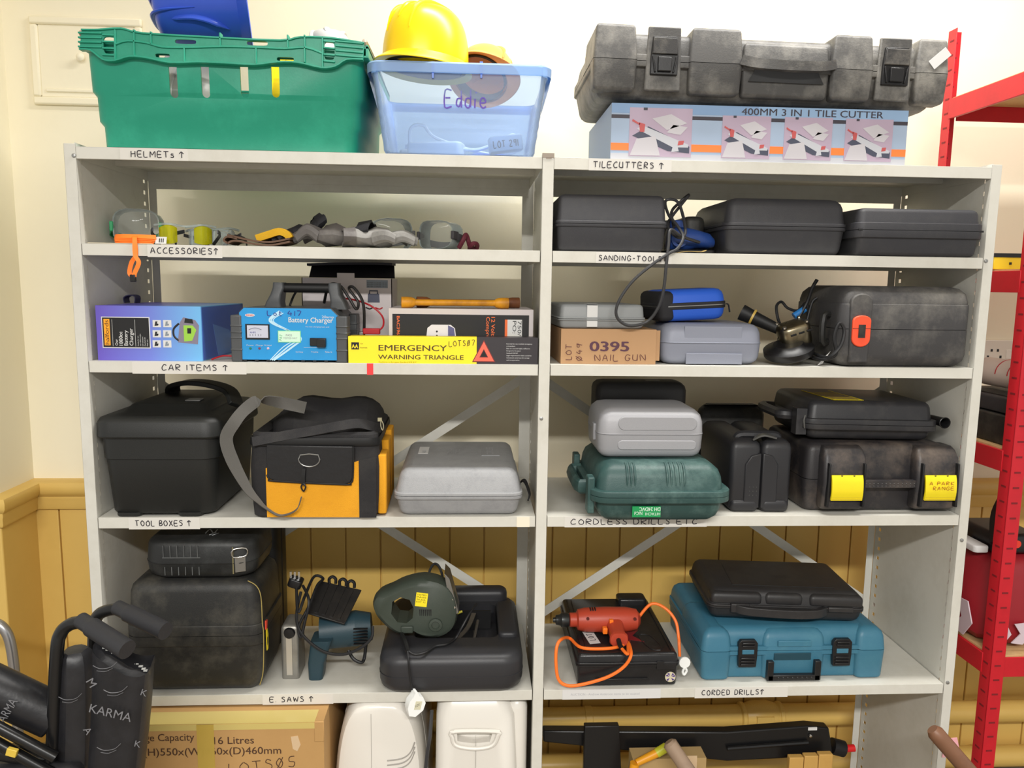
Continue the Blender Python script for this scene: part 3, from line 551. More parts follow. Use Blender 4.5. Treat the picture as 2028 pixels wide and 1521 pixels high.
# ================================================================ accessories shelf (upper left)
CLG = clear('clear_lens_plastic', (238, 242, 242), .08, .06); CLY = clear('yellow_lens_plastic', (224, 222, 40), .35, .1)
def goggles(name, label, loc, rz, w, h, d, frame, strapm, ry=0, rx=0, strap=True):
    """box goggles: curved clear lens, soft frame, elastic strap"""
    t = thing(name, label, 'goggles', loc, rz, None, rx, ry); n = 18
    def ring(y, k, bulge=1):
        o = []
        for i in range(n):
            a = 6.28318*i/n; x = math.copysign(abs(math.cos(a))**.6, math.cos(a))*w/2*k; z = h/2+math.copysign(abs(math.sin(a))**.6, math.sin(a))*h/2*k
            o.append((x, y+bulge*d*.35*(2*x/w)**2, z))
        return o
    m = MB(); m.loft([ring(0, .93), ring(-.004, .6), ring(-.005, .1)], CLG, False, True); m.build('lens', t)
    m = MB(); m.loft([ring(0, .92), ring(-.002, .97), ring(.004, 1.0), ring(d*.5, .96), ring(d, 1.0), ring(d, .95), ring(d*.5, .92), ring(.004, .93)], frame, False, False); m.build('frame', t)
    for s in (-1, 1): m = MB(); m.box(s*w*.5-.004, d*.2, h*.36, s*w*.5+.004, d*.75, h*.64, strapm); m.build('strap_clip', t, bev=.002)
    if strap:
        m = MB(); m.strap([(-w*.49, d*.4, h*.5), (-w*.58, d*.9, h*.35), (-w*.3, d*1.9, h*.25), (w*.2, d*2.0, h*.3), (w*.56, d*1.1, h*.4), (w*.49, d*.4, h*.5)], .016, .002, strapm, side=(0, 0, 1)); m.build('strap', t)
    return t
FRM = clear('clear_frame_vinyl', (214, 222, 220), .26, .2)
def safety_glasses(label, loc, rz, lens, armm, rx=0, ry=0, w=.14):
    t = thing('safety_glasses', label, 'safety glasses', loc, rz, None, rx, ry)
    for s in (-1, 1):
        m = MB(); R_ = []
        for i in range(9):
            a = (i/8-.5)*1.2; x = s*(w*.26+math.sin(a)*w*.24); y = (1-math.cos(a))*.06+(abs(x)/w)**2*.05
            k = 1-.25*abs(i/4-1)**2; R_.append([(x, y, .024-.022*k), (x, y, .024+.020*k), (x, y+.0018, .024+.020*k), (x, y+.0018, .024-.022*k)])
        m.loft(R_, lens); m.build('lens', t)
        m = MB(); x = s*w*.48; m.strap([(x, .012, .034), (x+s*.006, .05, .034), (x+s*.002, .075, .030), (x-s*.01, .095, .016)], .008, .0028, armm, side=(0, 0, 1)); m.build('arm', t)
    m = MB(); m.strap([(-w*.46, .014, .044), (-w*.25, .003, .046), (0, .006, .042), (w*.25, .003, .046), (w*.46, .014, .044)], .004, .004, FRM, side=(0, 1, 0)); m.build('brow_bar', t)
    return t
def blob(name, label, cat, loc, m, rings, rz=0, bump=0, group=None):
    """soft crumpled form from (x, y, z, ry, rz) ellipse stations along x"""
    t = thing(name, label, cat, loc, rz, group); return t, rings
def accessories():
    z = SZ[1]; GRS = mat('green_elastic', (52, 150, 98), .6)
    def P(px, y, dz=0): p = at(px, 480, y); return Vector((p.x, y, z+dz))
    goggles('safety_goggles', 'clear safety goggles with a green strap at the left end of the accessories shelf', P(268, .10, .004), 10, .105, .082, .045, FRM, GRS, rx=-3)
    t = thing('lanyard', 'bright orange lanyard coiled on a card and hanging over the shelf edge', 'lanyard', P(262, .02, .001)); OL = mat('orange_webbing', (255, 128, 40), .6)
    m = MB(); m.box(-.090, -.012, 0, .045, .04, .0012, mat('beige_card', (216, 206, 180), .6)); m.build('card', t)
    g = fl(t, -.02); m = MB(); pts = []
    for k in range(4): pts += [(-.035-.002*k, .0+.004*k, .005+.0034*k), (-.01, -.010, .006+.0034*k), (.045+.002*k, .0, .005+.0034*k), (.0, .028, .004+.0034*k)]
    m.strap(pts, .010, .0016, OL, side=(0, .6, 1), sm=5); m.build('coil', t)
    for dx, yy in ((0, 0), (.010, .002)):
        m = MB(); q = [g(262, 470), g(268, 484), g(270, 505), (g(262, 520)[0]+dx*1.6, g(262, 520)[1]), (g(258, 540)[0]+dx*1.2, g(258, 540)[1]), (g(264, 548)[0]+dx*.4, g(264, 548)[1])]
        m.strap([(q[0][0], -.006, .017), (q[1][0], -.022, .010)]+[(u, -.0235-yy, v) for u, v in q[2:]], .009, .0014, OL, side=(1, .3, 0), sm=6); m.build('cord', t)
    m = MB(); u, v = g(265, 551); m.box(u-.006, -.028, v-.008, u+.006, -.019, v+.008, BLACKP, M=Matrix.Translation((0, 0, 0))); m.build('clip', t, bev=.002)
    YA = mat('yellow_frame', (214, 206, 30), .35); DK = mat('dark_grey_frame', (44, 44, 50), .4)
    safety_glasses('yellow tinted safety glasses with a paper tag, third from the left on the accessories shelf', P(368, .045, .002), 18, CLY, DK, rx=-6)
    t = thing('paper_tag', 'small white paper tag printed in black at the foot of the yellow safety glasses', 'tag', P(318, .018, .0025), 0, None, -18); m = MB(); m.box(-.012, 0, 0, .012, .0006, .016, PAPERW); [m.box(-.004+i*.004, -.0004, .003, -.002+i*.004, .0001, .012, BLACK) for i in range(3)]; m.build('tag', t)
    safety_glasses('clear safety glasses leaning against the yellow pair', P(400, .215, .002), -22, CLG, DK, rx=-6)
    safety_glasses('clear safety glasses with dark arms, rightmost of the glasses beside the gloves', P(428, .13, .002), 40, CLG, DK, rx=-6)
    # work gloves: palm with five fingers each
    def glove(label, loc, rz, m, cuffm, sc=1, rx=0, ry=0, curl=.3, up=.0):
        t = thing('work_glove', label, 'glove', loc, rz, None, rx, ry); b = MB()
        def st(x, w, h, zc): return [(x, math.cos(6.28318*i/14)*w/2*sc, zc+math.sin(6.28318*i/14)*h/2*(1+.22*math.sin(i*2.1+x*140))*sc) for i in range(14)]
        b.loft([st(-.055*sc, .085, .030, .018*sc+up), st(-.025*sc, .070, .026, .016*sc), st(.01*sc, .082, .034, .019*sc), st(.045*sc, .088, .030, .018*sc), st(.06*sc, .07, .016, .014*sc)], m, True, True)
        for k in range(4):
            y = (-.032+.0215*k)*sc; L = (.065, .078, .075, .058)[k]*sc; b.tube([(.05*sc, y, .016*sc), (.05*sc+L*.5, y*1.1, (.018+.005*curl*(k % 2+1))*sc), (.05*sc+L, y*1.15, .013*sc)], lambda q: .0115*sc*(1-.3*q), m, n=8, sm=4)
        b.tube([(0, -.035*sc, .016*sc), (.03*sc, -.062*sc, .02*sc), (.055*sc, -.07*sc, .014*sc)], lambda q: .0125*sc*(1-.3*q), m, n=8, sm=4); b.build('hand', t)
        t.scale = (1, 1, 1.6); b = MB(); b.loft([st(-.05*sc, .090, .034, .018*sc+up), st(-.085*sc, .100, .030, .018*sc+up*2), st(-.086*sc, .094, .024, .018*sc+up*2), st(-.055*sc, .082, .026, .018*sc+up)], cuffm, False, False); b.build('cuff', t); return t
    LG = mat('grey_leather', (96, 92, 90), .6, dirt=((150, 146, 140), .5, 40), bump=(120, .5)); BLK = mat('black_knit', (34, 34, 38), .7, bump=(400, .4)); BR = mat('brown_leather', (92, 66, 48), .6, bump=(200, .4)); YL = mat('yellow_suede', (222, 172, 34), .8, bump=(300, .4))
    # folded brown pouch with yellow lining
    t = thing('leather_pouch', 'folded brown leather pouch with yellow suede, left of the dark gloves', 'pouch', P(512, .028, .0005)); m = MB()
    for k, zz in enumerate((.0035, .010)):
        m.strap([(-.066, .03, zz+.002+.012*k), (-.05, .03, zz+.004*(2-k)+.006*k), (-.01, .03, zz+.002), (.03, .03, zz), (.07, .03, zz+.008)], .075, .004, BR, side=(0, 1, 0), sm=5)
    m.strap([(-.066, .03, .006), (-.074, .03, .012), (-.066, .03, .020), (-.045, .03, .016)], .075, .004, BR, side=(0, 1, 0), sm=4); m.build('fold', t)
    m = MB(); m.strap([(-.01, .045, .018), (.02, .045, .028), (.045, .04, .034), (.060, .04, .028), (.066, .04, .020)], .06, .016, YL, side=(0, 1, 0), sm=5); m.build('lining', t)
    glove('black knitted work glove folded with its cuff raised, beside the brown pouch', P(604, .10, .020), -150, BLK, BLK, .62, 0, 14, .5, .006)
    glove('grey leather work glove in the middle of the glove heap', P(676, .055, .003), 172, LG, BLK, .86, 0, 0, .9, .004)
    glove('pale grey leather work glove lying flat, right end of the glove heap', P(738, .03, .001), 14, mat('pale_grey_leather', (140, 138, 134), .6, dirt=((90, 88, 86), .4, 40), bump=(120, .5)), LG, .78, 0, 0, .6)
    goggles('safety_goggles', 'clear safety goggles with a grey strap, leftmost of the two beside the gloves', P(782, .135, .0025), 24, .105, .075, .05, FRM, mat('grey_elastic', (92, 90, 88), .7), rx=-2)
    goggles('safety_goggles', 'clear safety goggles tipped on their side, right end of the accessories shelf', P(856, .09, .0025), -30, .095, .068, .045, FRM, mat('charcoal_elastic', (60, 58, 60), .7), rx=-2)
    t = thing('cable_tie_bundle', 'small dark red twist of cord beyond the goggles', 'cord', P(926, .09, .0035)); m = MB(); DR = mat('maroon_cord', (92, 30, 44), .6)
    m.tube([(-.02, 0, .004), (-.01, -.008, .022), (-.004, 0, .034), (.002, .006, .02), (.006, -.004, .008), (.014, -.01, .014), (.022, 0, .012), (.02, .012, .004), (0, .012, .004)], .0055, DR, sm=5); m.build('cord', t)
accessories()
# ================================================================ sanding tools shelf (upper right)
def sanding():
    z = SZ[1]+.0003
    o, w, h = fit(1100, 1322, 383, 498, z=z, y=.006)
    t, b, l = clam('tool_case', 'black tool case beside the centre post on the sanding tools shelf', 'case', o, w, .30, at(1200, 384, .006).z-z, .062, CASE, r=.012, et=.012, eb=.010, draft=.004, rim=.003, rimh=.014)
    o, w, h = fit(1433, 1680, 390, 508, z=z, y=.014)
    t, b, l = clam('tool_case', 'black tool case in the middle of the sanding tools shelf', 'case', o, w, .29, at(1560, 391, .014).z-z, .064, CASE, r=.022, et=.022, eb=.014, draft=.008, rim=.003, rimh=.016)
    o, w, h = fit(1694, 1949, 412, 510, z=z, y=-.014); h = at(1800, 412, -.014).z-z
    t, b, l = clam('tool_case', 'flat black tool case at the right end of the sanding tools shelf', 'case', o, w, .31, h, h*.54, CASE, r=.016, et=.010, eb=.010, draft=.006, rim=.005, rimh=.034)
    m = MB(); m.box(-w/2+.004, .0015, h*.54-.002, w/2-.004, .004, h*.54+.002, BLACKR); m.build('seam', t)
    p = at(1417, 500, .10); t = thing('tool_case', 'dark ribbed tool case standing behind the blue sander', 'case', (p.x-.038, .15, z)); m = MB(); m.rbox(.055, .17, 0, .096, .02, .006, .014, CASE_G); m.build('body', t)
    m = MB(); [m.box(-.037-.004*k, .012+.03*k, .01, -.026, .03+.03*k, .075+.006*k, CASE_G) for k in range(4)]; m.build('ribbed_edge', t, bev=.002)
    # sander with its cord
    BL = mat('blue_tool_body', (36, 66, 132), .4, bump=(300, .1)); p = at(1362, 497, .08)
    t = thing('sander', 'blue electric sander with a black cord looping down over the shelf below', 'power tool', (p.x, .085, z), -8)
    m = MB(); 
    def el(x, ry, rz_, zc): return [(x, math.cos(6.28318*i/16)*ry, zc+math.sin(6.28318*i/16)*rz_) for i in range(16)]
    m.loft([el(-.05, .022, .022, .036), el(-.046, .030, .030, .036), el(-.01, .030, .030, .034), el(.02, .028, .022, .036), el(.05, .022, .018, .032), el(.062, .012, .010, .028)], BL); m.build('body', t)
    m = MB(); m.at(-.028, -.028, .034, rx=90).lathe([(.014, -.006), (.019, 0), (.019, .005), (.012, .005), (.012, -.004)], BL, 20, caps=False); m.lathe([(.012, 0), (.001, 0)], BLACKR, 16); m.build('dust_port', t)
    m = MB(); m.rbox(.115, .075, .0, .010, .012, .002, .003, BLACKR, y=-.038); m.build('base_plate', t)
    m = MB(); m.box(-.048, -.02, .060, -.012, .008, .078, BL); m.build('switch_housing', t, bev=.003)
    t.rotation_euler.z = 0; g = fl(t, 0); Y = t.location.y
    def C(px, py, y): q = at(px, py, y)-t.location; return (q.x, q.y, q.z)
    m = MB(); cable(m, [C(1335, 450, .05), C(1330, 420, .10), C(1345, 402, .13), C(1364, 386, .12), C(1352, 402, .10), C(1330, 430, .08), C(1322, 448, .06), C(1342, 470, .03), C(1357, 462, .02), C(1352, 425, .06), C(1340, 398, .08), C(1318, 398, .09), C(1324, 425, .06), C(1342, 448, .03), C(1353, 470, .012), C(1342, 492, -.008), C(1323, 503, -.014), C(1290, 525, -.016), C(1250, 560, -.014), C(1224, 600, -.010), C(1222, 628, -.006), C(1245, 645, -.004), C(1280, 638, .004), C(1302, 612, -.004), C(1314, 575, -.012), C(1320, 520, -.015), C(1324, 485, -.010), C(1328, 455, .0), C(1350, 468, .02), C(1385, 480, .05)], .0036, mat('grey_black_cable', (52, 52, 54), .5)); m.build('cord', t)
    t2 = thing('sanding_sheet', 'curled yellowish sanding sheet under the blue sander', 'sandpaper', (at(1370, 500, .02).x, .006, z)); m = MB(); m.strap([(-.035, .015, .001), (-.01, .015, .004), (.02, .015, .0035), (.03, .015, .007)], .03, .001, mat('sandpaper', (188, 160, 96), .8), side=(0, 1, 0)); m.build('sheet', t2)
sanding()
# ================================================================ car items shelf (left)
def car_items():
    z = SZ[2]+.0003
    # purple-blue charger carton
    gm = mat('purple_blue_print', (110, 110, 200), .4); nt = gm.node_tree; N = nt.nodes; b_ = N['Principled BSDF']
    tc = N.new('ShaderNodeTexCoord'); sx = N.new('ShaderNodeSeparateXYZ'); mr = N.new('ShaderNodeMapRange'); cr = N.new('ShaderNodeValToRGB')
    mr.inputs[1].default_value = -.11; mr.inputs[2].default_value = .11; cr.color_ramp.elements[0].color = rgb(104, 88, 190); cr.color_ramp.elements[1].color = rgb(112, 180, 232); e = cr.color_ramp.elements.new(.5); e.color = rgb(112, 126, 212)
    nt.links.new(tc.outputs['Object'], sx.inputs[0]); nt.links.new(sx.outputs[0], mr.inputs[0]); nt.links.new(mr.outputs[0], cr.inputs[0]); nt.links.new(cr.outputs[0], b_.inputs['Base Color'])
    o, w, h = fit(193, 403, 605, 710, z=z, y=.016); o.z = z; h = at(300, 606, .016).z-z; d = .29; sidem = mat('deep_blue_print', (74, 108, 196), .4)
    t = thing('cardboard_box', 'purple and blue battery charger carton at the left end of the car items shelf', 'box', o, -1.5); g = fl(t)
    b = MB(); b.box(-w/2, 0, 0, w/2, d, h, gm); b.patch(RIGHT(w/2), .004, .002, d, h-.002, sidem); b.prism([(.10, .004), (.24, .004), (.18, .06), (.07, .08)], 0, .0006, mat('pale_blue_print', (108, 150, 222), .4), M=RIGHT(w/2)); F = FRONT(0)
    (x0, y1), (x1, y0) = g(199, 627), g(299, 690); b.patch(F, x0, y0, x1, y1, PAPERW); b.patch(F, x0+.002, y0+.002, x1-.002, y1-.002, BLACK, n1=.0006)
    OY = mat('halfords_orange', (252, 166, 34), .5); b.patch(F, x0+.005, y0+.006, x0+.018, y1-.005, OY, n1=.0008)
    b.text('halfords', F, x0+.0155, y0+.008, .0095, BLACK, w=(y1-y0)-.016, n=.0009, ang=90)
    b.text('Our', F, x0+.034, y0+.006, .006, PAPERW, n=.0008, ang=90, bold=.01); b.text('1800cc', F, x0+.045, y0+.006, .0085, PAPERW, n=.0008, ang=90, bold=.01)
    b.text('Battery', F, x0+.056, y0+.006, .0085, PAPERW, n=.0008, ang=90, bold=.01); b.text('Charger', F, x0+.068, y0+.006, .0085, PAPERW, n=.0008, ang=90, bold=.01)
    for i, u in enumerate((.023, .073)): b.patch(F, x0+u, y0+.004, x0+u+.0006, y1-.006, PAPERW, n1=.0008)
    for i in range(5): b.text(('Suitable for cars', 'with 1800cc engine', 'LED indicators', 'Overload safe', 'Metal case')[i], F, x0+.080+i*.005, y0+.005, .0026, PAPERW, n=.0008, ang=90)
    for r in range(3):
        for c in range(2):
            u, v = g(303+c*21, 648+r*20); b.patch(F, u, v, u+.018, v+.016, PAPERW, n1=.0005); u += .004; v += .003
            b.prism([(u, v), (u+.008, v+.001), (u+.009, v+.004+r*.001), (u+.005, v+.006), (u+.007, v+.010), (u+.002, v+.010), (u+.001, v+.005)], 0, .0008, BLACK if c == 0 else mat('grey_print', (130, 140, 150), .5), M=F)
    u, v = g(372, 655); GP = mat('taupe_print', (128, 120, 138), .5); GG = mat('lime_print', (150, 200, 70), .5)
    b.prism([(u-.022, v-.026), (u+.022, v-.030), (u+.026, v+.012), (u+.018, v+.024), (u-.008, v+.030), (u-.016, v+.018)], 0, .0005, GP, M=F); b.prism([(u-.008, v-.024), (u+.010, v-.022), (u+.020, v+.002), (u+.012, v+.012), (u-.008, v+.012)], 0, .0008, GG, M=F); b.prism([(u, v-.006), (u+.008, v-.006), (u+.009, v+.006), (u, v+.006)], 0, .0010, BLACK, M=F)
    b.tube([(u-.018, v+.016, .0004), (u-.030, v+.004, .0004), (u-.030, v-.012, .0004), (u-.02, v-.022, .0004)], .0022, BLACK, sm=4, flat=.3, M=F); b.prism([(u-.006, v+.018), (u+.014, v+.016), (u+.012, v+.026), (u-.004, v+.028)], 0, .0008, BLACK, M=F)
    b.build('carton', t)
    q = at(258, 598, .16); t = thing('strap_loop', 'small dark navy strap loop standing on the purple battery charger carton', 'strap', (q.x, .17, o.z+h+.0005)); m = MB(); m.strap([(-.012, 0, .001), (-.013, 0, .014), (0, 0, .020), (.013, 0, .016), (.012, 0, .001)], .03, .002, mat('navy_webbing', (38, 36, 66), .7), side=(0, 1, 0)); m.build('loop', t)
    # blue battery charger
    BLU = mat('charger_blue', (38, 148, 214), .35); GRY = mat('charger_grey', (74, 76, 78), .45, bump=(400, .1))
    o, w, h = fit(459, 690, 610, 717, z=z); d = .17; o.y = max(o.y, .004)
    t = thing('battery_charger', 'blue 20 amp battery charger with a grey carry handle', 'battery charger', o, -1); g = fl(t)
    m = MB(); c = .018; W2 = w/2-.018; poly = [(-W2, .004), (W2, .004), (W2, h-c), (W2-c, h), (-W2+c*.6, h), (-W2, h-c*.6)]; F = FRONT(0)
    m.prism([(u*1.01, v) for u, v in poly], -d, -.002, GRY, M=F); m.build('case', t, bev=.002)
    b = MB(); b.prism([(u*.985, v*.985+.001) for u, v in poly], -.003, .0015, BLU, M=F); F2 = FRONT(-.0015)
    sw = mat('pale_swoosh', (186, 222, 240), .4)
    for k in range(3): b.strap([(-.02+.004*k, -.0016, h*.94-.002*k), (-.043+.004*k, -.0018, h*.76), (.0, -.0018, h*.58), (.026-.006*k, -.0018, h*.44), (.006-.01*k, -.0018, h*.28), (-.036-.004*k, -.0018, .004)], .004-.001*k, .0004, sw, side=(1, 0, .2), sm=6)
    b.prism([(-.086+.011*math.cos(a*.4), h*.86+.0035*math.sin(a*.4)) for a in range(16)], 0, .0005, PAPERW, M=F2); b.text('RING', F2, -.094, h*.845, .004, mat('logo_red', (206, 60, 80), .5), w=.016, n=.0007, bold=.02)
    (u, v), (u2, v2) = g(487, 672), g(534, 642); b.patch(F2, u, v, u2, v2, BLACKP, n1=.0024); b.patch(F2, u+.004, v+.004, u2-.003, v2-.003, mat('meter_face', (196, 198, 214), .3), n1=.0030)
    b.text('AMPS', F2, u+.010, v+.014, .004, INKB, n=.0032); [b.patch(F2, u+.010+.006*k, v+.008, u+.0108+.006*k, v+.012, BLACK, n1=.0032) for k in range(5)]
    b.tube([(u+.008, v+.022, .0032), (u+.022, v+.026, .0032), (u+.036, v+.022, .0032)], .0004, BLACK, sm=4, M=F2)
    (u, v), (u2, v2) = g(551, 678), g(596, 655); ST = mat('mint_sticker', (206, 236, 214), .5); b.patch(F2, u, v, u2, v2, mat('green_border', (120, 206, 150), .5), n1=.0008); b.patch(F2, u+.0015, v+.0015, u2-.0015, v2-.0015, ST, n1=.0010); b.text('PAT', F2, u+.008, v+.004, .006, mat('sticker_green', (60, 160, 100), .5), n=.0011, ang=80); b.text('TESTED 0417', F2, u+.012, v+.008, .004, GP, n=.0011); b.text('PASS', F2, u+.018, v+.014, .005, GP, n=.0011)
    u, v = g(572, 638); u2 = g(660, 636)[0]; b.text('Battery Charger', F2, u, v, .0115, PAPERW, w=u2-u, bold=.012); u, v = g(638, 630); b.text('20amp', F2, u, v, .006, PAPERW, w=g(662, 630)[0]-u)
    u, v = g(530, 625); b.ink('Lot 417', F2, u, v, .011, INKB, w=g(597, 625)[0]-u, pen=.0009)
    for k, (px, cc) in enumerate(((496, (40, 120, 90)), (514, (120, 60, 90)), (531, (206, 180, 200)))): u, v = g(px, 690); b.at(u, -.0016, v, rx=90).lathe([(.003, 0), (.002, .0018)], mat('led%d' % k, cc, .3), 12); b.at(); b.text(('Power', 'Charge', 'Fully charged')[k], F2, u-.008, v+.006, .003, PAPERW, w=.016)
    for k, px in enumerate((590, 620, 648)): u, v = g(px, 698); b.text(('Fast Charge', 'Trickle', 'Start')[k], F2, u-.004, v, .003, PAPERW, w=.016)
    u, v = g(602, 688); b.patch(F2, u, v, u+.044, v+.0006, PAPERW); b.text('For fast charging lead acid', F2, g(606, 645)[0], g(606, 648)[1], .0026, PAPERW, w=.052)
    fp = b.build('front_panel', t)
    m = MB(); u, v = g(631, 677); m.box(u-.018, -.008, v-.009, u+.018, -.001, v+.009, BLACKP); m.box(u-.002, -.012, v-.012, u+.018, -.006, v+.008, BLACKP); m.build('rocker_switch', t, bev=.0015)
    for s in (-1, 1):
        m = MB(); x = s*(w/2-.012)
        for yy in (-.005, d-.04): m = MB(); m.box(x-.012, yy, .0, x+.012, yy+.045, h*.86, GRY); [m.box(x-.013, yy-.001, h*k, x+.013, yy+.046, h*k+.006, GRY) for k in (.2, .42, .52, .64)]; m.build('corner_bumper', t, bev=.003)
    zt = h; u0, u1 = g(536, 600)[0], g(650, 600)[0]; top = at(590, 558, o.y+.08).z-o.z
    for u in (u0, u1):
        m = MB(); s = -1 if u == u0 else 1; R_ = []
        for vv, hw, sh in ((zt-.004, .028, .012), (zt+.012, .022, .010), ((zt+top)/2, .017, .004), (top-.014, .018, .0), (top-.002, .016, .0)): R_.append([(u+s*sh+x, .06+y, vv) for x, y in rr(hw*1.5, .05 if vv < top-.02 else .034, .006, 0, .02)])
        m.loft(R_, GRY); m.build('handle_post', t)
    m = MB(); m.cyl((u0, .08, top-.014), (u1, .08, top-.014), .011, BLACKR); m.build('grip', t)
    m = MB(); [m.box(-w*.4+k*w*.1, -.003, .0015, -w*.37+k*w*.1, .002, .005, BLACKR) for k in range(9)]; m.build('vent', t)
    # charger leads with a red clamp
    BC = mat('black_lead', (34, 32, 32), .5); RC = mat('red_lead', (186, 36, 46), .45)
    t2 = t
    def C(px, py, y): q = at(px, py, y)-t2.location; return (q.x, q.y, q.z)
    m = MB(); cable(m, [C(640, 600, .15), C(650, 565, .13), C(672, 566, .12), C(690, 590, .11), C(704, 612, .11), C(708, 598, .12), C(690, 572, .12), C(700, 570, .11), C(718, 600, .10), C(720, 650, .11), C(716, 690, .12)], .0035, BC); m.build('black_lead', t2)
    m = MB(); cable(m, [C(655, 592, .16), C(690, 592, .15), C(730, 604, .13), C(755, 625, .12), C(758, 645, .10), C(748, 655, .09)], .0022, RC); m.build('red_lead', t2)
    m = MB(); q = Vector(C(735, 655, .09)); m.at(*q).box(-.020, -.006, -.008, .020, .006, .006, RC); m.box(-.030, -.004, -.012, -.018, .004, -.002, STEEL); m.build('red_clamp', t2, bev=.002); m = MB()
    m = MB(); cable(m, [C(572, 605, .14), C(580, 585, .15), C(590, 570, .15)], .0028, BC); m.build('black_lead', t2)
    m = MB(); cable(m, [C(418, 712, .03), C(440, 705, .05), C(462, 706, .06)], .002, RC); m.build('red_lead', t2)
    # open white carton with dark flaps
    y0 = .20; o, w, h = fit(600, 778, 551, 690, z=z, y=y0); d = .14; h = at(690, 551, y0).z-z; WB = mat('white_board', (206, 198, 198), .6)
    t = thing('cardboard_box', 'white carton with black flaps standing open behind the battery charger', 'box', o); g = fl(t); F = FRONT(0)
    b = MB(); b.box(-w/2, 0, 0, w/2, .002, h, WB); b.box(-w/2, 0, 0, -w/2+.002, d, h, WB); b.box(w/2-.002, 0, 0, w/2, d, h, WB); b.box(-w/2, d-.002, 0, w/2, d, h, WB); b.box(-w/2, 0, 0, w/2, d, .002, WB)
    (u, v), (u2, v2) = g(726, 570), g(768, 555); b.patch(F, u, v, u2, v2, mat('grey_print', (130, 140, 150), .5)); [b.text('BATTERY CHARGER 12V DC', F, u+.002, v+.002+.0045*k, .0028, BLACK, w=u2-u-.004) for k in range(3)]
    DG = mat('slate_print', (70, 74, 92), .5); u, v = g(740, 588); b.prism([(u-.015, v-.014), (u+.015, v-.014), (u+.014, v+.008), (u-.014, v+.008)], 0, .0005, DG, M=F); b.tube([(u-.010, v+.008, .0004), (u-.010, v+.015, .0004), (u+.010, v+.015, .0004), (u+.010, v+.008, .0004)], .0018, DG, M=F); 
    for dx in (-.02, .004): b.tube([(u+dx, v-.026, .0004), (u+dx+.01, v-.030, .0004), (u+dx+.018, v-.026, .0004)], .0016, BLACK if dx < 0 else RC, sm=3, M=F)
    b.build('carton', t)
    BF = mat('dark_flap_print', (40, 38, 46), .6); m = MB(); zt = SZ[1]-.029-o.z
    m.loft([[(-w/2+.012, .03, h+.001), (w/2+.004, .03, h+.001), (w/2+.004, .033, h+.001), (-w/2+.012, .033, h+.001)], [(-w/2+.006, .10, zt-.002), (w/2-.004, .10, zt-.002), (w/2-.004, .103, zt-.002), (-w/2+.006, .103, zt-.002)]], BF, smooth=False); m.build('back_flap', t)
    m = MB(); m.strap([(-w/2-.002, .09, zt-.004), (-w*.2, .095, zt-.001), (w*.2, .095, zt+.001), (w/2-.004, .09, zt)], .05, .006, BF, side=(0, 1, 0)); m.build('top_flap', t)
    m = MB(); u0, v0 = g(668, 566); u1, v1 = g(702, 541); m.box(u0, -.0012, v0, u1, -.0002, v1, WB); m.build('tab', t)
    # black and white compressor carton with wheel braces on top
    y0 = .062; o, w, h = fit(771, 1056, 612, 722, z=z, y=y0); d = .24
    t = thing('cardboard_box', 'white and black 12 volt compressor carton behind the warning triangle box', 'box', o); g = fl(t); F = FRONT(0)
    b = MB(); b.box(-w/2, 0, 0, w/2, d, h, WB); b.patch(F, -w/2+.008, .008, w/2-.010, h-.013, BLACK); OP = mat('orange_print2', (238, 110, 50), .5)
    b.text('BAC3962', F, g(786, 640)[0], h-.018, .007, OP, w=.05, ang=-90, bold=.01); b.text('12 Volt DC', F, g(973, 640)[0], h-.018, .009, OP, w=.07, ang=-90, bold=.01); b.text('Compressor', F, g(963, 640)[0], h-.018, .009, OP, w=.075, ang=-90, bold=.01)
    u, v = g(872, 660); LP = mat('pale_violet_print', (224, 222, 232), .5); b.prism([(u-.035, v-.03), (u-.030, v+.012), (u-.020, v+.020), (u+.024, v+.020), (u+.034, v+.012), (u+.040, v-.03)], 0, .0006, LP, M=F); b.prism([(u+.018, v-.03), (u+.018, v+.019), (u+.032, v+.012), (u+.037, v-.03)], 0, .0009, mat('indigo_print', (92, 92, 140), .5), M=F)
    for a, c in ((-.008, .004), (-.008, -.006), (-.010, -.014)): b.prism([(u+a+.0025*math.cos(k), v+c+.0025*math.sin(k)) for k in range(6)], 0, .0009, BLACK, M=F)
    (u, v1), (u2, _) = g(1000, 633), g(1034, 633); b.patch(F, u, .012, u2, v1, PAPERW, n1=.0008); b.patch(F, u, .012, u+.006, v1, OP, n1=.0010); b.text('750/50', F, u2-.010, v1-.003, .009, BLACK, w=.055, ang=-90, n=.001); b.text('PO: 62', F, u2-.022, v1-.003, .009, BLACK, w=.055, ang=-90, n=.001)
    b.build('carton', t)
    RY = mat('rusty_yellow_paint', (222, 152, 26), .5, dirt=((110, 62, 30), .8, 24)); RB = mat('rusty_brown', (120, 70, 34), .65, dirt=((84, 46, 26), .7, 30)); zt = o.z+h+.0005
    def brace(label, p, q, y1, y2, m, r1, r2):
        a = at(*p, y1); c = at(*q, y2); t = thing('wheel_brace', label, 'wheel brace', ((a.x+c.x)/2, (y1+y2)/2, zt+.013)); L = (c-a).length/2; t.rotation_euler.z = math.atan2(c.y-a.y, c.x-a.x)
        b = MB(); b.cyl((-L, 0, 0), (L, 0, 0), .0075, m); b.build('bar', t)
        for s in (-1, 1):
            b = MB(); b.at(s*L, 0, 0, ry=90*s).lathe([(.009, -.012), (.0125, -.004), (.0132, .006), (.0132, .020), (.010, .020), (.009, .006), (.001, .006)], m, 20); b.build('socket', t)
    brace('long yellow wheel brace in front on the compressor carton', (812, 598), (990, 592), .075, .105, RY, 1, 1)
    brace('rusty brown wheel brace behind the yellow one', (842, 594), (1012, 598), .112, .152, RB, 1, 1)
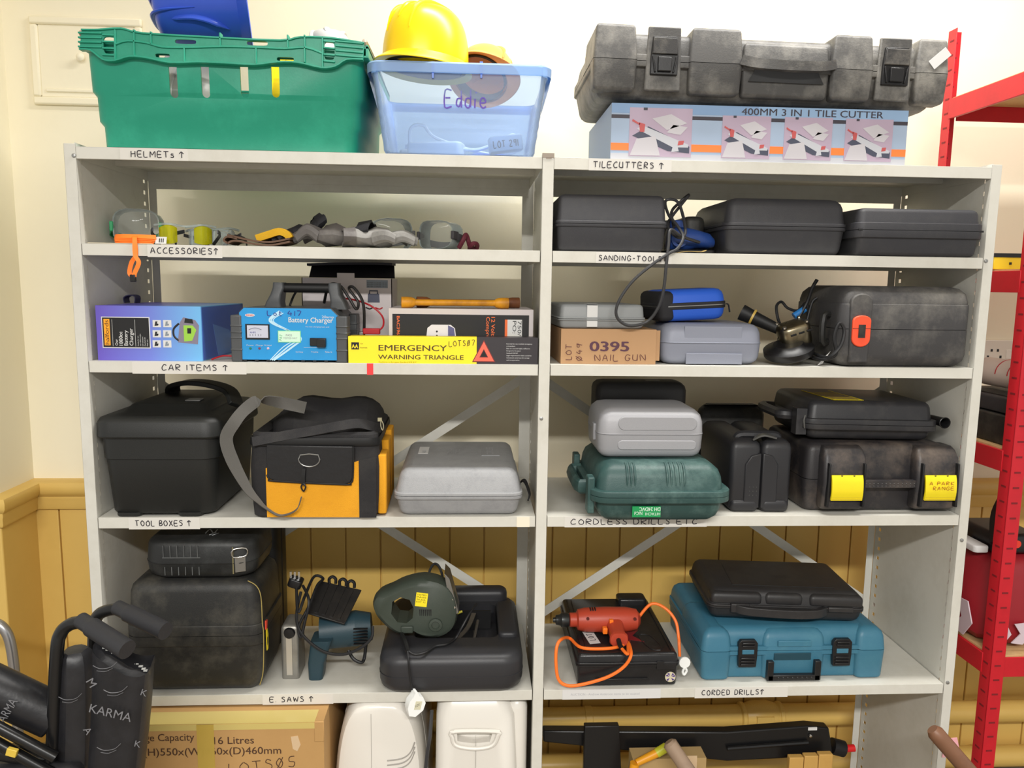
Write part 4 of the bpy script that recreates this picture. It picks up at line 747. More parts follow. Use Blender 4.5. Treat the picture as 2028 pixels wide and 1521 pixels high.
    # warning triangle carton
    o, w, h = fit(691, 1066, 668, 722, z=z, y=.003); o.z = z; h = at(870, 668, .003).z-z; d = .05
    t = thing('cardboard_box', 'long yellow and black emergency warning triangle carton', 'box', o); g = fl(t); F = FRONT(0)
    b = MB(); b.box(-w/2, 0, 0, w/2, d, h, YEL); ux = g(944, 700)[0]; BK = mat('charcoal_print', (52, 48, 52), .45); b.patch(F, ux, 0, w/2, h, BK); b.patch(TOP(h), ux, 0, w/2, d, BK); b.patch(RIGHT(w/2), 0, 0, d, h, BK)
    (u, v), (u2, v2) = g(696, 692), g(711, 678); b.patch(F, u, v, u2, v2, BLACK); b.text('AA', F, u+.001, v+.003, .009, YEL, w=.014, n=.0008, bold=.02); b.text('Car', F, u2+.003, v2-.004, .003, BLACK); b.text('Essentials', F, u2+.003, v+.003, .003, BLACK)
    OL = mat('olive_print', (72, 56, 20), .5); u, v = g(750, 694); b.text('EMERGENCY', F, u, v, .0135, OL, w=g(885, 694)[0]-u, bold=.008); u, v = g(749, 711); b.text('WARNING TRIANGLE', F, u, v, .0105, OL, w=g(918, 711)[0]-u, bold=.008)
    u, v = g(750, 718); b.text('Conforms to European Standard ECE R27', F, u, v, .0028, OL, w=.085); u, v = g(890, 686); b.ink('LOTS/7', F, u, v, .012, OL, w=g(940, 686)[0]-u, pen=.0008, ang=3)
    u, v = g(958, 717); V = g(958, 673)[1]; RDm = mat('maroon_print', (120, 44, 44), .5); SA = mat('salmon_print', (240, 106, 84), .5); hw = .0265; H = V-v
    tri = lambda s: [(u-hw*s, v+H*(1-s)*.34), (u+hw*s, v+H*(1-s)*.34), (u, v+H*(1-s)*.34+H*s)]
    b.prism(tri(1), 0, .0008, RDm, M=F); b.prism(tri(.88), 0, .0011, SA, M=F); b.prism(tri(.38), 0, .0014, RDm, M=F); b.prism(tri(.30), 0, .0016, BLACK, M=F)
    for k, s in enumerate(('Essential for any roadside emergency', 'or breakdown', 'Easy to use and highly reflective', 'Designed to European', 'Standard ECE R27', 'Legal requirement in many countries', 'Convenient carry box for storage', 'and transportation')): uu, vv = g(1003, 682+k*4.6); b.text(s, F, uu, vv, .0026, PAPERW, w=.0016*len(s)*1.02)
    b.build('carton', t, bev=.0008)
car_items()
# ================================================================ nail gun / grinder shelf (right)
SILV = mat('grey_case_plastic', (150, 152, 160), .45, bump=(500, .15)); LG2 = mat('blue_grey_plastic', (132, 136, 150), .45, bump=(500, .1)); LG3 = mat('pale_grey_plastic', (138, 141, 142), .45, bump=(500, .1))
def grinder_shelf():
    z = SZ[2]+.0003
    o, w, h = fit(1110, 1304, 653, 721, z=z); h = at(1200, 652, o.y).z-z; d = .27
    t = thing('cardboard_box', 'plain brown nail gun carton marked 0395 at the left of its shelf', 'box', o, 1); g = fl(t); F = FRONT(0); b = MB(); b.box(-w/2, 0, 0, w/2-.006, d, h, CARD); b.box(w/2-.006, .004, .008, w/2+.004, .006, h-.002, CARD); b.box(w/2-.006, .26, .006, w/2+.002, .262, h-.002, CARD)
    PB = mat('plum_print', (84, 50, 66), .5); BI = mat('brown_marker', (96, 54, 48), .5)
    u, v = g(1168, 695); b.text('0395', F, u, v, .0235, PB, w=g(1245, 695)[0]-u, bold=.02); u, v = g(1178, 715); b.ink('NAIL GUN', F, u, v, .0145, BI, w=g(1278, 715)[0]-u, pen=.0010, ang=1)
    u, v = g(1131, 712); b.ink('LOT', F, u, v, .013, BI, w=.035, pen=.0010, ang=90); u, v = g(1152, 714); b.ink('/49', F, u, v, .013, BI, w=.038, pen=.0010, ang=90); b.build('carton', t, bev=.0015)
    zt = o.z+h+.0006
    o2, w2, h2 = fit(1106, 1281, 602, 650, z=zt, y=o.y+.008); h2 = at(1190, 603, o.y+.008).z-zt; tt, bb, ll = clam('tool_case', 'small pale grey case lying on the nail gun carton', 'case', o2, w2, .24, h2, h2*.40, LG3, r=.012, eb=.006, et=.008, draft=.003, rim=.003, rimh=.008, rz=2)
    m = MB(); m.box(-w2*.18, .0015, .004, -w2*.06, .0026, h2*.96, PAPERW); m.box(-w2*.18, .002, h2, -w2*.06, .04, h2+.0005, PAPERW); m.build('paper_band', tt)
    # grey rounded case
    o, w, h = fit(1309, 1512, 640, 723, z=z); h = at(1400, 641, o.y).z-z; tt, bb, ll = clam('tool_case', 'smooth blue-grey case under the blue zip case', 'case', o, w, .25, h, h*.53, LG2, r=.028, eb=.020, et=.022, draft=.004, rim=.001, rimh=.004)
    F = FRONT(.0005); m = MB(); m.prism([(-w*.26, .002), (w*.29, .002), (w*.29, h*.28), (-w*.26, h*.28)], -.002, .0012, LG2, M=F); m.build('front_panel', tt, bev=.001)
    m = MB(); m.prism([(-w*.28, h*.6), (w*.28, h*.6), (w*.28, h*.93), (-w*.28, h*.93)], -.004, .0010, LG2, M=FRONT(.003)); m.build('lid_panel', tt, bev=.001)
    zt = z+h+.001
    # blue zip case
    BZ = mat('blue_nylon', (40, 92, 200), .5, bump=(900, .15)); BKN = mat('black_nylon', (30, 30, 34), .7); p = at(1365, 636, .06); w3 = .172
    t = thing('zip_case', 'bright blue zip-up case with a black zip on the grey case', 'case', (p.x+.010, .052, zt+.004), 7, None, 0, -3); h3 = .074; mid = h3*.48
    m = MB(); m.rbox(w3, .14, 0, mid-.008, .03, .014, 0, BZ, tb=.004); m.build('base', t); m = MB(); m.rbox(w3, .14, mid+.008, h3, .03, 0, .016, BZ, tt=.004); m.build('lid', t)
    m = MB(); m.rbox(w3+.004, .144, mid-.008, mid+.008, .03, .002, .002, BKN, y=-.002); m.rbox(w3+.0055, .1455, mid-.001, mid+.001, .03, 0, 0, STEEL, y=-.0028); m.build('zip', t)
    m = MB(); m.rbox(.040, .1435, .001, h3-.002, .014, .012, .014, BKN, x=-w3/2+.0195, y=-.0018); m.build('side_strip', t)
    m = MB(); m.strap([(w3*.5, .02, mid), (w3*.53, .012, mid-.002), (w3*.54, .008, mid-.02)], .005, .002, BKN, side=(0, 1, 0)); m.build('zip_pull', t)
    # angle grinder
    BRZ = mat('greased_alloy', (150, 140, 116), .3, metal=1, dirt=((50, 46, 40), .8, 30)); p = at(1585, 715, .07)
    t = thing('angle_grinder', 'black angle grinder with a bare metal gear head, between the grey and orange-latched cases', 'power tool', (p.x, .07, z))
    def C(px, py, y): q = at(px, py, y)-t.location; return Vector((q.x, q.y, q.z))
    a = C(1468, 618, .13); b = C(1548, 655, .09)
    m = MB(); d_ = (b-a).normalized(); m.cyl(a, a.lerp(b, .42), .020, BLACKR, r2=.016); m.cyl(a.lerp(b, .42), b, .016, BLACKR, r2=.012); m.build('side_handle', t)
    m = MB(); m.cyl(a.lerp(b, .26), a.lerp(b, .31), .0205, mat('yellow_ring', (196, 164, 80), .4), r2=.0205); m.build('ring', t)
    m = MB(); m.cyl(b, b+d_*.006, .024, BLACKR); m.build('hand_guard', t)
    q = C(1572, 662, .075); m = MB(); m.M = Matrix.Translation(q) @ Matrix.Rotation(math.radians(-18), 4, 'Y') @ Matrix.Rotation(math.radians(12), 4, 'X')
    m.rbox(.074, .06, -.026, .030, .020, .006, .012, BRZ, y=-.03); m.lathe([(.030, -.036), (.030, -.024), (.026, -.018)], BRZ, 20)
    for k in range(3): m.box(-.02+.02*k, -.0315, .008, -.006+.02*k, -.028, .013, BLACKR)
    for k in range(4): m.at(*q); 
    m.build('gear_head', t, bev=.001)
    m = MB(); m.M = Matrix.Translation(q) @ Matrix.Rotation(math.radians(-18), 4, 'Y') @ Matrix.Rotation(math.radians(12), 4, 'X'); [m.lathe([(.005, 0), (.005, .004), (.001, .005)], CHROME, 8, M=Matrix.Translation((sx*.028, sy*.02, .029))) for sx in (-1, 1) for sy in (-1, 1)]; m.build('head_screws', t)
    q2 = C(1562, 698, .06); m = MB(); m.M = Matrix.Translation(q2) @ Matrix.Rotation(math.radians(-14), 4, 'Y') @ Matrix.Rotation(math.radians(14), 4, 'X'); m.lathe([(.056, -.004), (.058, 0), (.058, .012), (.040, .018), (.034, .024)], BLACKP, 28); m.build('disc_guard', t)
    m = MB(); m.M = Matrix.Translation(q2) @ Matrix.Rotation(math.radians(-14), 4, 'Y') @ Matrix.Rotation(math.radians(14), 4, 'X'); m.lathe([(.012, -.014), (.022, -.010), (.050, -.007), (.050, -.004)], STEEL, 24); m.build('flange', t)
    e = C(1588, 690, .14); m = MB(); m.cyl(q+Vector((.02, .02, -.004)), e, .028, BLACKP, r2=.026); m.build('motor_body', t)
    BK = mat('black_flex', (26, 26, 28), .5); m = MB(); cable(m, [C(1588, 690, .14), C(1598, 650, .14), C(1600, 610, .14), C(1595, 600, .14), C(1580, 615, .13), C(1560, 610, .13), C(1548, 598, .13), C(1538, 606, .12), C(1540, 628, .11), C(1546, 645, .11)], .0035, BK); cable(m, [C(1580, 632, .12), C(1598, 600, .12), C(1608, 572, .11), C(1618, 554, .10)], .0045, BK); cable(m, [C(1598, 636, .12), C(1608, 600, .13), C(1618, 590, .13)], .0035, BK); m.build('flex', t)
    m = MB(); a = C(1572, 626, .125); m.cyl(a, C(1594, 612, .125), .008, mat('blue_sleeve', (40, 120, 190), .5)); m.build('blue_sleeve', t)
    m = MB(); cable(m, [C(1612, 700, .05), C(1640, 708, -.006), C(1664, 686, -.016), C(1672, 655, -.016), C(1662, 640, -.014), C(1652, 668, -.012), C(1656, 700, -.012), C(1634, 712, .0), C(1610, 708, .04)], .0042, BK); m.build('flex', t)
    t2 = thing('paper_scrap', 'torn scrap of paper under the grinder flex', 'paper', (at(1618, 710, .05).x-.008, .030, z)); m = MB(); m.prism([(0, 0), (.012, .004), (.030, .034), (.018, .022)], 0, .0008, PAPERW, M=FRONT(0)); m.build('scrap', t2)
    # black case behind and the worn orange-latched drill case
    p = at(1640, 700, .27); t = thing('tool_case', 'dark black case standing behind the angle grinder', 'case', (p.x+.02, .272, z)); m = MB(); m.rbox(.12, .08, 0, .165, .02, .01, .025, CASE_G); m.build('body', t); m = MB(); m.rbox(.124, .02, .004, .16, .008, .004, .02, CASE_G, y=.03); m.build('seam', t)
    WORN = mat('worn_drill_case', (62, 61, 62), .55, dirt=((142, 138, 130), .55, 16), bump=(500, .2)); o, w, h = fit(1656, 1924, 566, 727, z=z, y=-.004); h = at(1790, 567, .03).z-z; w = at(1922, 650, -.004).x-at(1660, 650, -.004).x
    t = thing('tool_case', 'worn black drill case with an orange latch at the right end of the shelf', 'case', o); d = .26; zs = h*.47
    m = MB(); m.rbox(w, d, 0, zs-.0006, .03, .030, 0, WORN); m.build('base', t); m = MB(); m.rbox(w, d, zs+.0006, h*.78, .03, 0, .002, WORN); m.rbox(w-.004, d-.004, h*.78, h, .03, 0, .034, WORN, y=.002); m.build('lid', t)
    u = at(1702, 650, -.004).x-o.x; g = fl(t); m = MB(); F = FRONT(.0)
    m.prism([(u-.030+.030*(1-math.cos(a))-.0, 0) for a in ()] or [(u+.026*math.cos(a/10*math.pi), h*.80+.02*math.sin(a/10*math.pi)) for a in range(11)]+[(u-.022, h*.06), (u+.022, h*.06)], -.006, .006, WORN, M=F); m.build('latch_channel', t, bev=.003)
    OR = mat('orange_latch', (236, 84, 50), .4); v0, v1 = g(1702, 683)[1], g(1702, 626)[1]; vm = (v0+v1)/2; hw = .0215; m = MB(); F = FRONT(-.006)
    m.prism([(u+hw*math.cos(a/10*math.pi), v1-.010+.012*math.sin(a/10*math.pi)) for a in range(11)]+[(u-hw*math.cos(a/10*math.pi), v0+.014-.018*math.sin(a/10*math.pi)) for a in range(11)], -.001, .006, OR, M=F); lt = m.build('latch', t, bev=.002)
    m = MB(); m.prism([(u-.008, vm-.016), (u+.008, vm-.016), (u+.008, vm+.014), (u-.008, vm+.014)], .004, .0075, CASE_G, M=F); m.prism([(u-hw, vm+.005), (u+hw, vm+.005), (u+hw, vm+.006), (u-hw, vm+.006)], .005, .0064, BLACKR, M=F); m.build('latch_button', t)
    m = MB(); m.tube([(-w/2+.004, .06, h*.3), (-w/2-.018, .05, h*.3), (-w/2-.018, .05, h*.62), (-w/2+.004, .06, h*.62)], .008, CASE_G, sm=3); m.build('handle', t)
grinder_shelf()
# ================================================================ toolboxes shelf (left)
def toolboxes():
    z = SZ[3]+.0003
    # black lidded toolbox
    TB = mat('matt_black_toolbox', (30, 31, 30), .45, bump=(900, .2)); o = Vector((-.859, -.008, z)); w = .255; d = .34; zl = .185; h = .232
    t = thing('toolbox', 'black plastic toolbox with a stepped lid at the left of the toolboxes shelf', 'toolbox', o)
    m = MB(); m.shell([(.006, .228, .30, .03, 0, d/2), (.012, .236, .31, .034, 0, d/2), (.135, .252, d-.014, .034, 0, d/2), (.137, .258, d-.006, .036, 0, d/2), (zl-.001, .262, d-.004, .036, 0, d/2)], TB)
    m.build('body', t)
    for x in (-.075, .062):
        m = MB(); m.rbox(.055, .03, -.004 if False else 0, .010, .012, .004, 0, TB, x=x, y=.012); m.build('foot', t); m = MB(); m.rbox(.055, .03, 0, .010, .012, .004, 0, TB, x=x, y=.29); m.build('foot', t)
    m = MB(); m.shell([(zl, .276, d+.006, .038, 0, d/2), (zl+.004, .282, d+.012, .040, 0, d/2), (h-.012, .278, d+.008, .04, 0, d/2), (h-.003, .266, d-.004, .036, 0, d/2), (h, .250, d-.02, .032, 0, d/2), (h+.004, .19, d-.07, .02, 0, d/2+.01), (h+.018, .17, d-.10, .02, 0, d/2+.02), (h+.022, .15, d-.12, .02, 0, d/2+.02)], TB); m.build('lid', t)
    m = MB(); m.strap([(-.06, .27, h+.012), (-.05, .25, h+.038), (.0, .22, h+.052), (.06, .2, h+.050), (.11, .18, h+.036), (.135, .15, h+.004)], .045, .012, TB, side=(.2, 1, 0)); m.build('handle', t, bev=.002)
    for u in (.03,): m = MB(); m.box(u, .10, h+.022, u+.035, .13, h+.026, mat('grey_catch', (84, 84, 82), .35)); m.build('catch', t, bev=.002)
    # yellow and black tool bag
    NY = mat('black_canvas', (34, 33, 35), .8, dirt=((64, 62, 60), .5, 20), bump=(700, .5)); YC = mat('yellow_canvas', (226, 158, 28), .8, dirt=((196, 128, 20), .5, 18), bump=(700, .5)); LE = mat('black_vinyl', (30, 30, 32), .32, bump=(60, .3)); PIP = mat('black_piping', (18, 18, 19), .5); SW = mat('faded_webbing', (84, 82, 78), .75, bump=(900, .4))
    o = Vector((-.508, -.014, z)); w = .288; d = .30; h = .20
    t = thing('tool_bag', 'open black and yellow canvas tool bag with a D-ring and shoulder strap', 'tool bag', o, 1); g = fl(t)
    m = MB(); m.shell([(.002, w-.02, d-.02, .015, 0, d/2), (.008, w-.006, d-.004, .02, 0, d/2), (.06, w+.002, d, .022, 0, d/2), (.12, w+.004, d, .022, 0, d/2), (.17, w-.002, d-.006, .024, 0, d/2+.001), (h-.006, w-.004, d-.01, .026, .0, d/2+.002), (h, w-.02, d-.03, .02, 0, d/2), (h-.012, w-.05, d-.06, .02, 0, d/2), (h-.06, w-.06, d-.07, .02, 0, d/2)], NY); m.build('body', t)
    # front yellow panel, flap pocket
    F = FRONT(-.001); m = MB(); u0, u1 = g(528, 950)[0], g(711, 950)[0]; m.prism([(u0, .006), (u1, .004), (u1, .136), (u1-.012, .132), (u0, .120)], -.002, .0026, YC, M=F); m.build('yellow_panel', t)
    m = MB(); u2 = g(750, 950)[0]; m.prism([(u1, .003), (u2-.006, .003), (u2-.006, .145), (u1, .137)], 0, .0032, NY, M=F); m.build('webbing_band', t)
    zt = g(600, 880)[1]; zb = g(600, 955)[1]; m = MB(); R_ = []
    ul, ur = g(531, 920)[0], g(699, 920)[0]
    pts = [(ul, zt), (ul-.001, zb+.02), (ul+.004, zb+.010), (ul+.016, zb+.005), (ur-.018, zb-.004), (ur-.006, zb), (ur, zb+.012), (ur+.002, zt-.004)]; m.prism(pts, .002, .0065, LE, M=F); fo = m.build('pocket_flap', t, bev=.002)
    m = MB(); m.tube([(u, -.0075, v) for u, v in pts[1:]], .0022, PIP, sm=3); m.build('piping', fo)
    m = MB(); c = g(614, 908); m.tube([(c[0]+.0235*math.cos(a), -.0105-.002*math.sin(a), c[1]+.017*math.sin(a)) for a in [math.pi*k/10-math.pi for k in range(11)]]+[(c[0]+.020, -.009, c[1]+.010), (c[0], -.008, c[1]+.012), (c[0]-.020, -.009, c[1]+.010)], .0017, STEEL, closed=True); m.build('d_ring', t)
    m = MB(); a, b = g(604, 925), g(603, 958); m.strap([(a[0], -.0125, a[1]), (a[0]-.002, -.013, (a[1]+b[1])/2), (b[0], -.012, b[1])], .008, .003, BLACKR, side=(1, 0, 0)); m.tube([(b[0], -.012, b[1]+.004), (b[0]+.005, -.013, b[1]-.004), (b[0], -.012, b[1]-.014), (b[0]-.005, -.012, b[1]-.004)], .0018, BLACKP, sm=4, closed=True); m.build('snap_hook', t)
    # zip line and opened lid
    m = MB(); m.shell([(h-.030, w+.004, d+.002, .026, 0, d/2), (h-.024, w+.007, d+.006, .028, 0, d/2), (h-.012, w+.004, d+.002, .028, 0, d/2), (h-.014, w-.004, d-.006, .026, 0, d/2), (h-.028, w-.004, d-.006, .026, 0, d/2)], PIP, False, False); m.build('zip', t)
    ZM = mat('zip_metal', (196, 190, 160), .3, metal=1); m = MB(); u, v = g(752, 832); m.box(u-.004, -.008, v-.002, u+.005, -.001, v+.006, ZM); m.tube([(u+.004, -.009, v), (u+.009, -.010, v-.010), (u+.007, -.010, v-.022), (u+.003, -.009, v-.012)], .0013, ZM, sm=4, closed=True); m.build('zip_pull', t)
    m = MB(); R_ = []
    for x, y0, y1, zt2, sag in ((-.130, .12, .29, .006, 0), (-.10, .08, .30, .028, .01), (-.06, .06, .30, .064, .012), (-.02, .07, .30, .056, .01), (.03, .08, .30, .046, .008), (.07, .07, .30, .060, .01), (.11, .06, .30, .054, .01), (.140, .10, .29, .022, 0)):
        R_.append([(x, (y0+y1)/2+(y1-y0)/2*math.cos(a), h-.02+max(0, math.sin(a))**.7*(zt2+.02)-(.02 if math.sin(a) < 0 else 0)) for a in [6.28318*k/16 for k in range(16)]])
    m.loft(R_, NY); m.build('lid_flap', t, sub=1)
    m = MB(); m.strap([(-.135, -.002, h-.02), (-.06, .004, h-.006), (.0, .006, h+.004), (.06, .004, h+.016), (.10, .02, h+.018), (.138, .05, h+.002), (.142, .12, h-.01)], .022, .005, NY, side=(0, .5, 1)); m.build('top_edge', t)
    # side pockets
    for k, (ya, yb, hh) in enumerate(((.015, .085, .145), (.09, .16, .165), (.165, .24, .175))): m = MB(); m.rbox(.020, yb-ya, .006, hh, .006, .003, .002, YC, x=w/2+.006, y=ya); m.build('side_pocket', t)
    # shoulder strap
    m = MB(); P = [(*g(600, 812), .03), (*g(552, 800), .02), (*g(516, 792), .0), (*g(490, 808), -.012), (*g(472, 832), -.028), (*g(458, 862), -.034), (*g(470, 905), -.034), (*g(498, 960), -.030), (*g(518, 985), -.026), (*g(535, 1003), -.020), (*g(560, 1016), -.018), (*g(590, 1005), -.018), (*g(600, 980), -.016)]
    P = [(u, y, v) for u, v, y in P]; m2 = MB(); n_ = 7; cr_ = crom(P, 6)
    def sd(i): t_ = i/(len(cr_)-1); return (1, .15, .1) if t_ < .62 else (.35, 0, 1)
    rings = []
    for i, p in enumerate(cr_):
        tt = (cr_[min(i+1, len(cr_)-1)]-cr_[max(i-1, 0)]).normalized(); q = i/(len(cr_)-1); wd = .027*(1-.75*max(0, min(1, (q-.5)/.25))); s_ = Vector((1, .25, .15)).lerp(Vector((.1, 1, .3)), max(0, min(1, (q-.45)/.3))); b = (s_-tt*s_.dot(tt)).normalized(); n = tt.cross(b)
        rings.append([p+b*wd/2+n*.001, p-b*wd/2+n*.001, p-b*wd/2-n*.001, p+b*wd/2-n*.001])
    m2.loft(rings, SW); m2.build('shoulder_strap', t)
    # grey power tool case
    GC = mat('speckled_grey_case', (150, 151, 153), .45, dirt=((128, 129, 132), .5, 120), bump=(600, .3)); o = Vector((-.181, -.006, z)); w = .300; d = .355
    t, b, l = clam('tool_case', 'speckled grey power tool case lying flat beside the yellow tool bag', 'case', o, w, d, .112, .050, GC, r=.022, eb=.014, et=.020, draft=.012, rim=.003, rimh=.016)
    m = MB(); T = TOP(.1125); m.patch(T, -.105, .17, -.080, .25, PAPERW); m.text('AUS', T, -.086, .18, .010, mat('grey_print', (130, 140, 150), .5), ang=90); m.build('paper_label', t)
    m = MB(); EM = mat('embossed_grey', (176, 177, 180), .4); m.text('POWER', T, -.020, .17, .012, EM, ang=90, n=.0008); m.text('TOOLS', T, .0, .17, .012, EM, ang=90, n=.0008); m.prism([(.055, .15), (.10, .15), (.10, .25), (.055, .25)], -.0005, .0010, GC, M=T); m.text('CORDLESS', T, .085, .16, .018, EM, w=.08, ang=90, n=.0012); m.build('embossing', t)
    p = at(1048, 985, .14); t = thing('webbing_strap', 'bunched black strap in the corner between the grey case and the centre post', 'strap', (-.014, .15, z+.006)); m = MB(); m.strap([(-.010, .06, .006), (-.012, .02, .030), (-.004, -.02, .045), (.006, -.05, .022), (.002, -.06, .006)], .010, .003, NY, side=(.3, 1, .2)); m.build('strap', t)
toolboxes()
# ================================================================ cordless drills shelf (right)
def cordless():
    z = SZ[3]+.0003
    GN = mat('dark_green_plastic', (46, 74, 72), .45, dirt=((112, 140, 134), .55, 26), bump=(400, .15)); o = Vector((.281, -.078, z)); w = .326; d = .33; h = .138; sm = .066
    t, b, l = clam('tool_case', 'scuffed dark green case with an upside-down green label, overhanging the shelf edge', 'case', o, w, d, h, sm, GN, r=.030, eb=.030, et=.032, draft=.010, rim=.014, rimh=.026)
    for u in (-.080, -.071, -.062, .012, .022, .032, .042, .052): m = MB(); m.tube([(u, .020, sm+.016), (u, .0175, sm+.040), (u, .021, h-.022), (u, .030, h-.008), (u, .048, h-.001)], .0026, GN, n=6); m.build('rib', l)
    F = FRONT(.010); gp = mat('green_label', (28, 150, 84), .4); m = MB(); m.patch(F, -.068, .019, -.003, .044, gp, n0=-.003, n1=.0015); WT = mat('label_white', (220, 236, 224), .4)
    m.text('HITACHI', F, -.004, .030, .007, WT, w=.034, ang=180, n=.0019); m.text('DH 24DVC', F, -.004, .042, .009, WT, w=.048, ang=180, n=.0019, bold=.01); m.text('NiCd', F, -.045, .032, .008, WT, w=.018, ang=180, n=.0019); m.build('label', b)
    m = MB(); x = -w/2; m.tube([(x+.012, .10, sm), (x-.012, .10, sm), (x-.016, .12, sm), (x-.016, .24, sm), (x-.012, .26, sm), (x+.012, .26, sm)], .011, GN, flat=1.6); m.build('handle', t)
    for yy in (.05, .29): m = MB(); m.box(x-.004, yy-.018, .02, x+.012, yy+.018, .105, GN); m.build('latch', t, bev=.003)
    zt = z+h+.0006
    SV = mat('silver_case_plastic', (152, 152, 156), .4, bump=(700, .15)); o2 = Vector((.268, -.004, zt)); w2 = .252; t, b, l = clam('tool_case', 'light silver case on top of the dark green case', 'case', o2, w2, .19, .117, .058, SV, r=.026, eb=.022, et=.030, draft=.003, rim=.0008, rimh=.004)
    def stad(u0, u1, v0, v1, r, n=6):
        o = []
        for (x, y, a0) in ((u1-r, v0+r, -90), (u1-r, v1-r, 0), (u0+r, v1-r, 90), (u0+r, v0+r, 180)): o += [(x+r*math.cos(math.radians(a0+90*k/n)), y+r*math.sin(math.radians(a0+90*k/n))) for k in range(n+1)]
        return o
    m = MB(); m.prism(stad(-.080, .105, .068, .100, .015), -.004, .0018, SV, M=FRONT(.0012)); m.build('raised_panel', l, bev=.0015); m = MB(); m.prism(stad(-.080, .105, .022, .044, .010), -.003, .0014, SV, M=FRONT(.0012)); m.build('raised_panel', b, bev=.0012)
    RC = mat('red_seal', (214, 60, 44), .5); m = MB(); m.box(w2/2-.010, .03, .0565, w2/2+.0005, .16, .0595, RC); m.build('red_seal', t); m = MB(); m.box(-w2/2-.004, .05, .035, -w2/2+.006, .075, .075, SV); m.build('latch', t, bev=.002)
    DK = mat('charcoal_case', (58, 58, 60), .5, bump=(600, .2)); p = at(1270, 800, .22)
    t = thing('tool_case', 'charcoal case showing behind the silver case', 'case', (at(1271, 800, .215).x, .215, zt)); m = MB(); m.rbox(.24, .10, 0, .152, .02, .01, .022, DK); m.build('body', t); m = MB(); m.box(.018, .03, .152, .055, .06, .1526, mat('grey_label', (120, 120, 118), .5)); m.box(.018, -.0004, .140, .055, .03, .1526, MATS['grey_label']) if False else None; m.build('label', t)
    # black case standing on end
    BC = mat('black_upright_case', (40, 40, 43), .42, bump=(500, .15)); o = Vector((.545, .030, z)); w = .150; h = .178; d = .28
    t = thing('tool_case', 'black case standing on edge, its seam and catches facing out', 'case', o, -2); F = FRONT(0)
    for s, nm in ((-1, 'base'), (1, 'lid')):
        m = MB(); m.rbox(w/2-.0012, d, 0, h, .014, .014, .022, BC, x=s*w/4); m.build(nm, t)
        m = MB(); m.prism([(s*.002, .010), (s*.040, .010), (s*.040, .118), (s*.026, .140), (s*.002, .146)], -.003, .0035, BC, M=F); m.build('front_pad', t, bev=.003)
        m = MB(); m.rbox(w/2-.008, .03, .0, .03, .012, .01, .008, BC, x=s*w/4, y=-.005); m.build('corner_foot', t)
    m = MB(); [m.box(-.028+.0085*i, -.0045, .042+.010*j, -.0265+.0085*i, -.003, .0435+.010*j, mat('grey_catch', (84, 84, 82), .35)) for i in range(3) for j in range(3)]; kk = m.build('grip_dots', t); stuff(kk)
    m = MB(); m.tube([(-.05, .04, h-.012), (-.045, .04, h+.004), (.0, .036, h+.006), (.045, .04, h+.004), (.05, .04, h-.012)], .010, BC, sm=4); m.build('handle', t)
    m = MB(); m.strap([(-.018, .01, h+.001), (.0, .0, h+.012), (.03, .01, h+.006)], .022, .004, mat('grey_catch', (84, 84, 82), .35), side=(.3, 1, 0)); m.build('catch', t)
    t = thing('tool_case', 'dark case lying behind the black upright case', 'case', (.575, .334, z)); m = MB(); m.rbox(.19, .032, 0, .215, .03, .01, .03, CASE_G); m.build('body', t)
    # black case with yellow latches
    DC = mat('dusty_latch_case', (44, 42, 44), .42, dirt=((126, 112, 100), .6, 18), bump=(400, .15)); o = Vector((.834, .012, z)); w = .374; h = .168; d = .30
    t = thing('tool_case', 'black drill case with two yellow latches, stacked under another case', 'case', o); F = FRONT(0); YLt = mat('yellow_latch', (236, 214, 30), .4, dirt=((214, 190, 24), .3, 40)); sm = .080
    m = MB(); m.rbox(w-.02, d-.03, 0, sm-.0008, .02, .010, 0, DC, tb=.004, y=.022); m.build('base', t); m = MB(); m.rbox(w-.02, d-.03, sm+.0008, h, .02, 0, .018, DC, tt=.004, y=.022); m.build('lid', t)
    for u, un in ((-.094, 0), (.1350, 1)):
        m = MB(); m.shell([(.012, .096, .06, .010, u, .030), (.018, .103, .075, .010, u, .030), (sm, .105, .080, .010, u, .028), (h-.03, .104, .074, .010, u, .030), (h-.012, .098, .060, .010, u, .034), (h-.004, .09, .05, .010, u, .040)], DC); m.build('front_tower', t, bev=.0)
        for s in (-1, 1): m = MB(); m.prism([(u+s*.044-.003, .022), (u+s*.044+.003, .022), (u+s*.043+.002, h-.04), (u+s*.043-.002, h-.04)], .008, .020, BLACKP, M=F); m.build('latch_cheek', t, bev=.001)
        m = MB(); m.strap([(u, -.0165, .100), (u, -.021, .085), (u, -.023, .060), (u, -.020, .040)], .076, .005, YLt, side=(1, 0, 0), sm=4)
        F3 = FRONT(-.0235)
        yg = mat('latch_grip', (198, 176, 40), .5)
        for k in range(5): m.box(u-.037, -.0242-.0006+.0006*k, .042+.004*k, u+.037, -.020, .0432+.004*k, yg)
        for du in (-.014, .016): m.prism([(u+du, .094), (u+du+.003, .100), (u+du-.002, .100)], -.001, .004, BLACKP, M=FRONT(-.016))
        if un: m.ink('A PARK', FRONT(-.0255), u-.03, .078, .008, mat('rust_marker', (168, 96, 30), .5), w=.06, pen=.0007); m.ink('RANGE', FRONT(-.0255), u-.02, .066, .008, MATS['rust_marker'], w=.05, pen=.0007)
        m.build('latch', t)
    m = MB(); m.box(-.044, -.006, .066, .088, .010, .084, DC); [m.box(-.042+.0100*k, -.0068, .070+.006*j, -.039+.0100*k, -.005, .0715+.006*j, mat('grey_catch', (84, 84, 82), .35)) for k in range(13) for j in (0, 1)]; m.build('handle', t, bev=.0012)
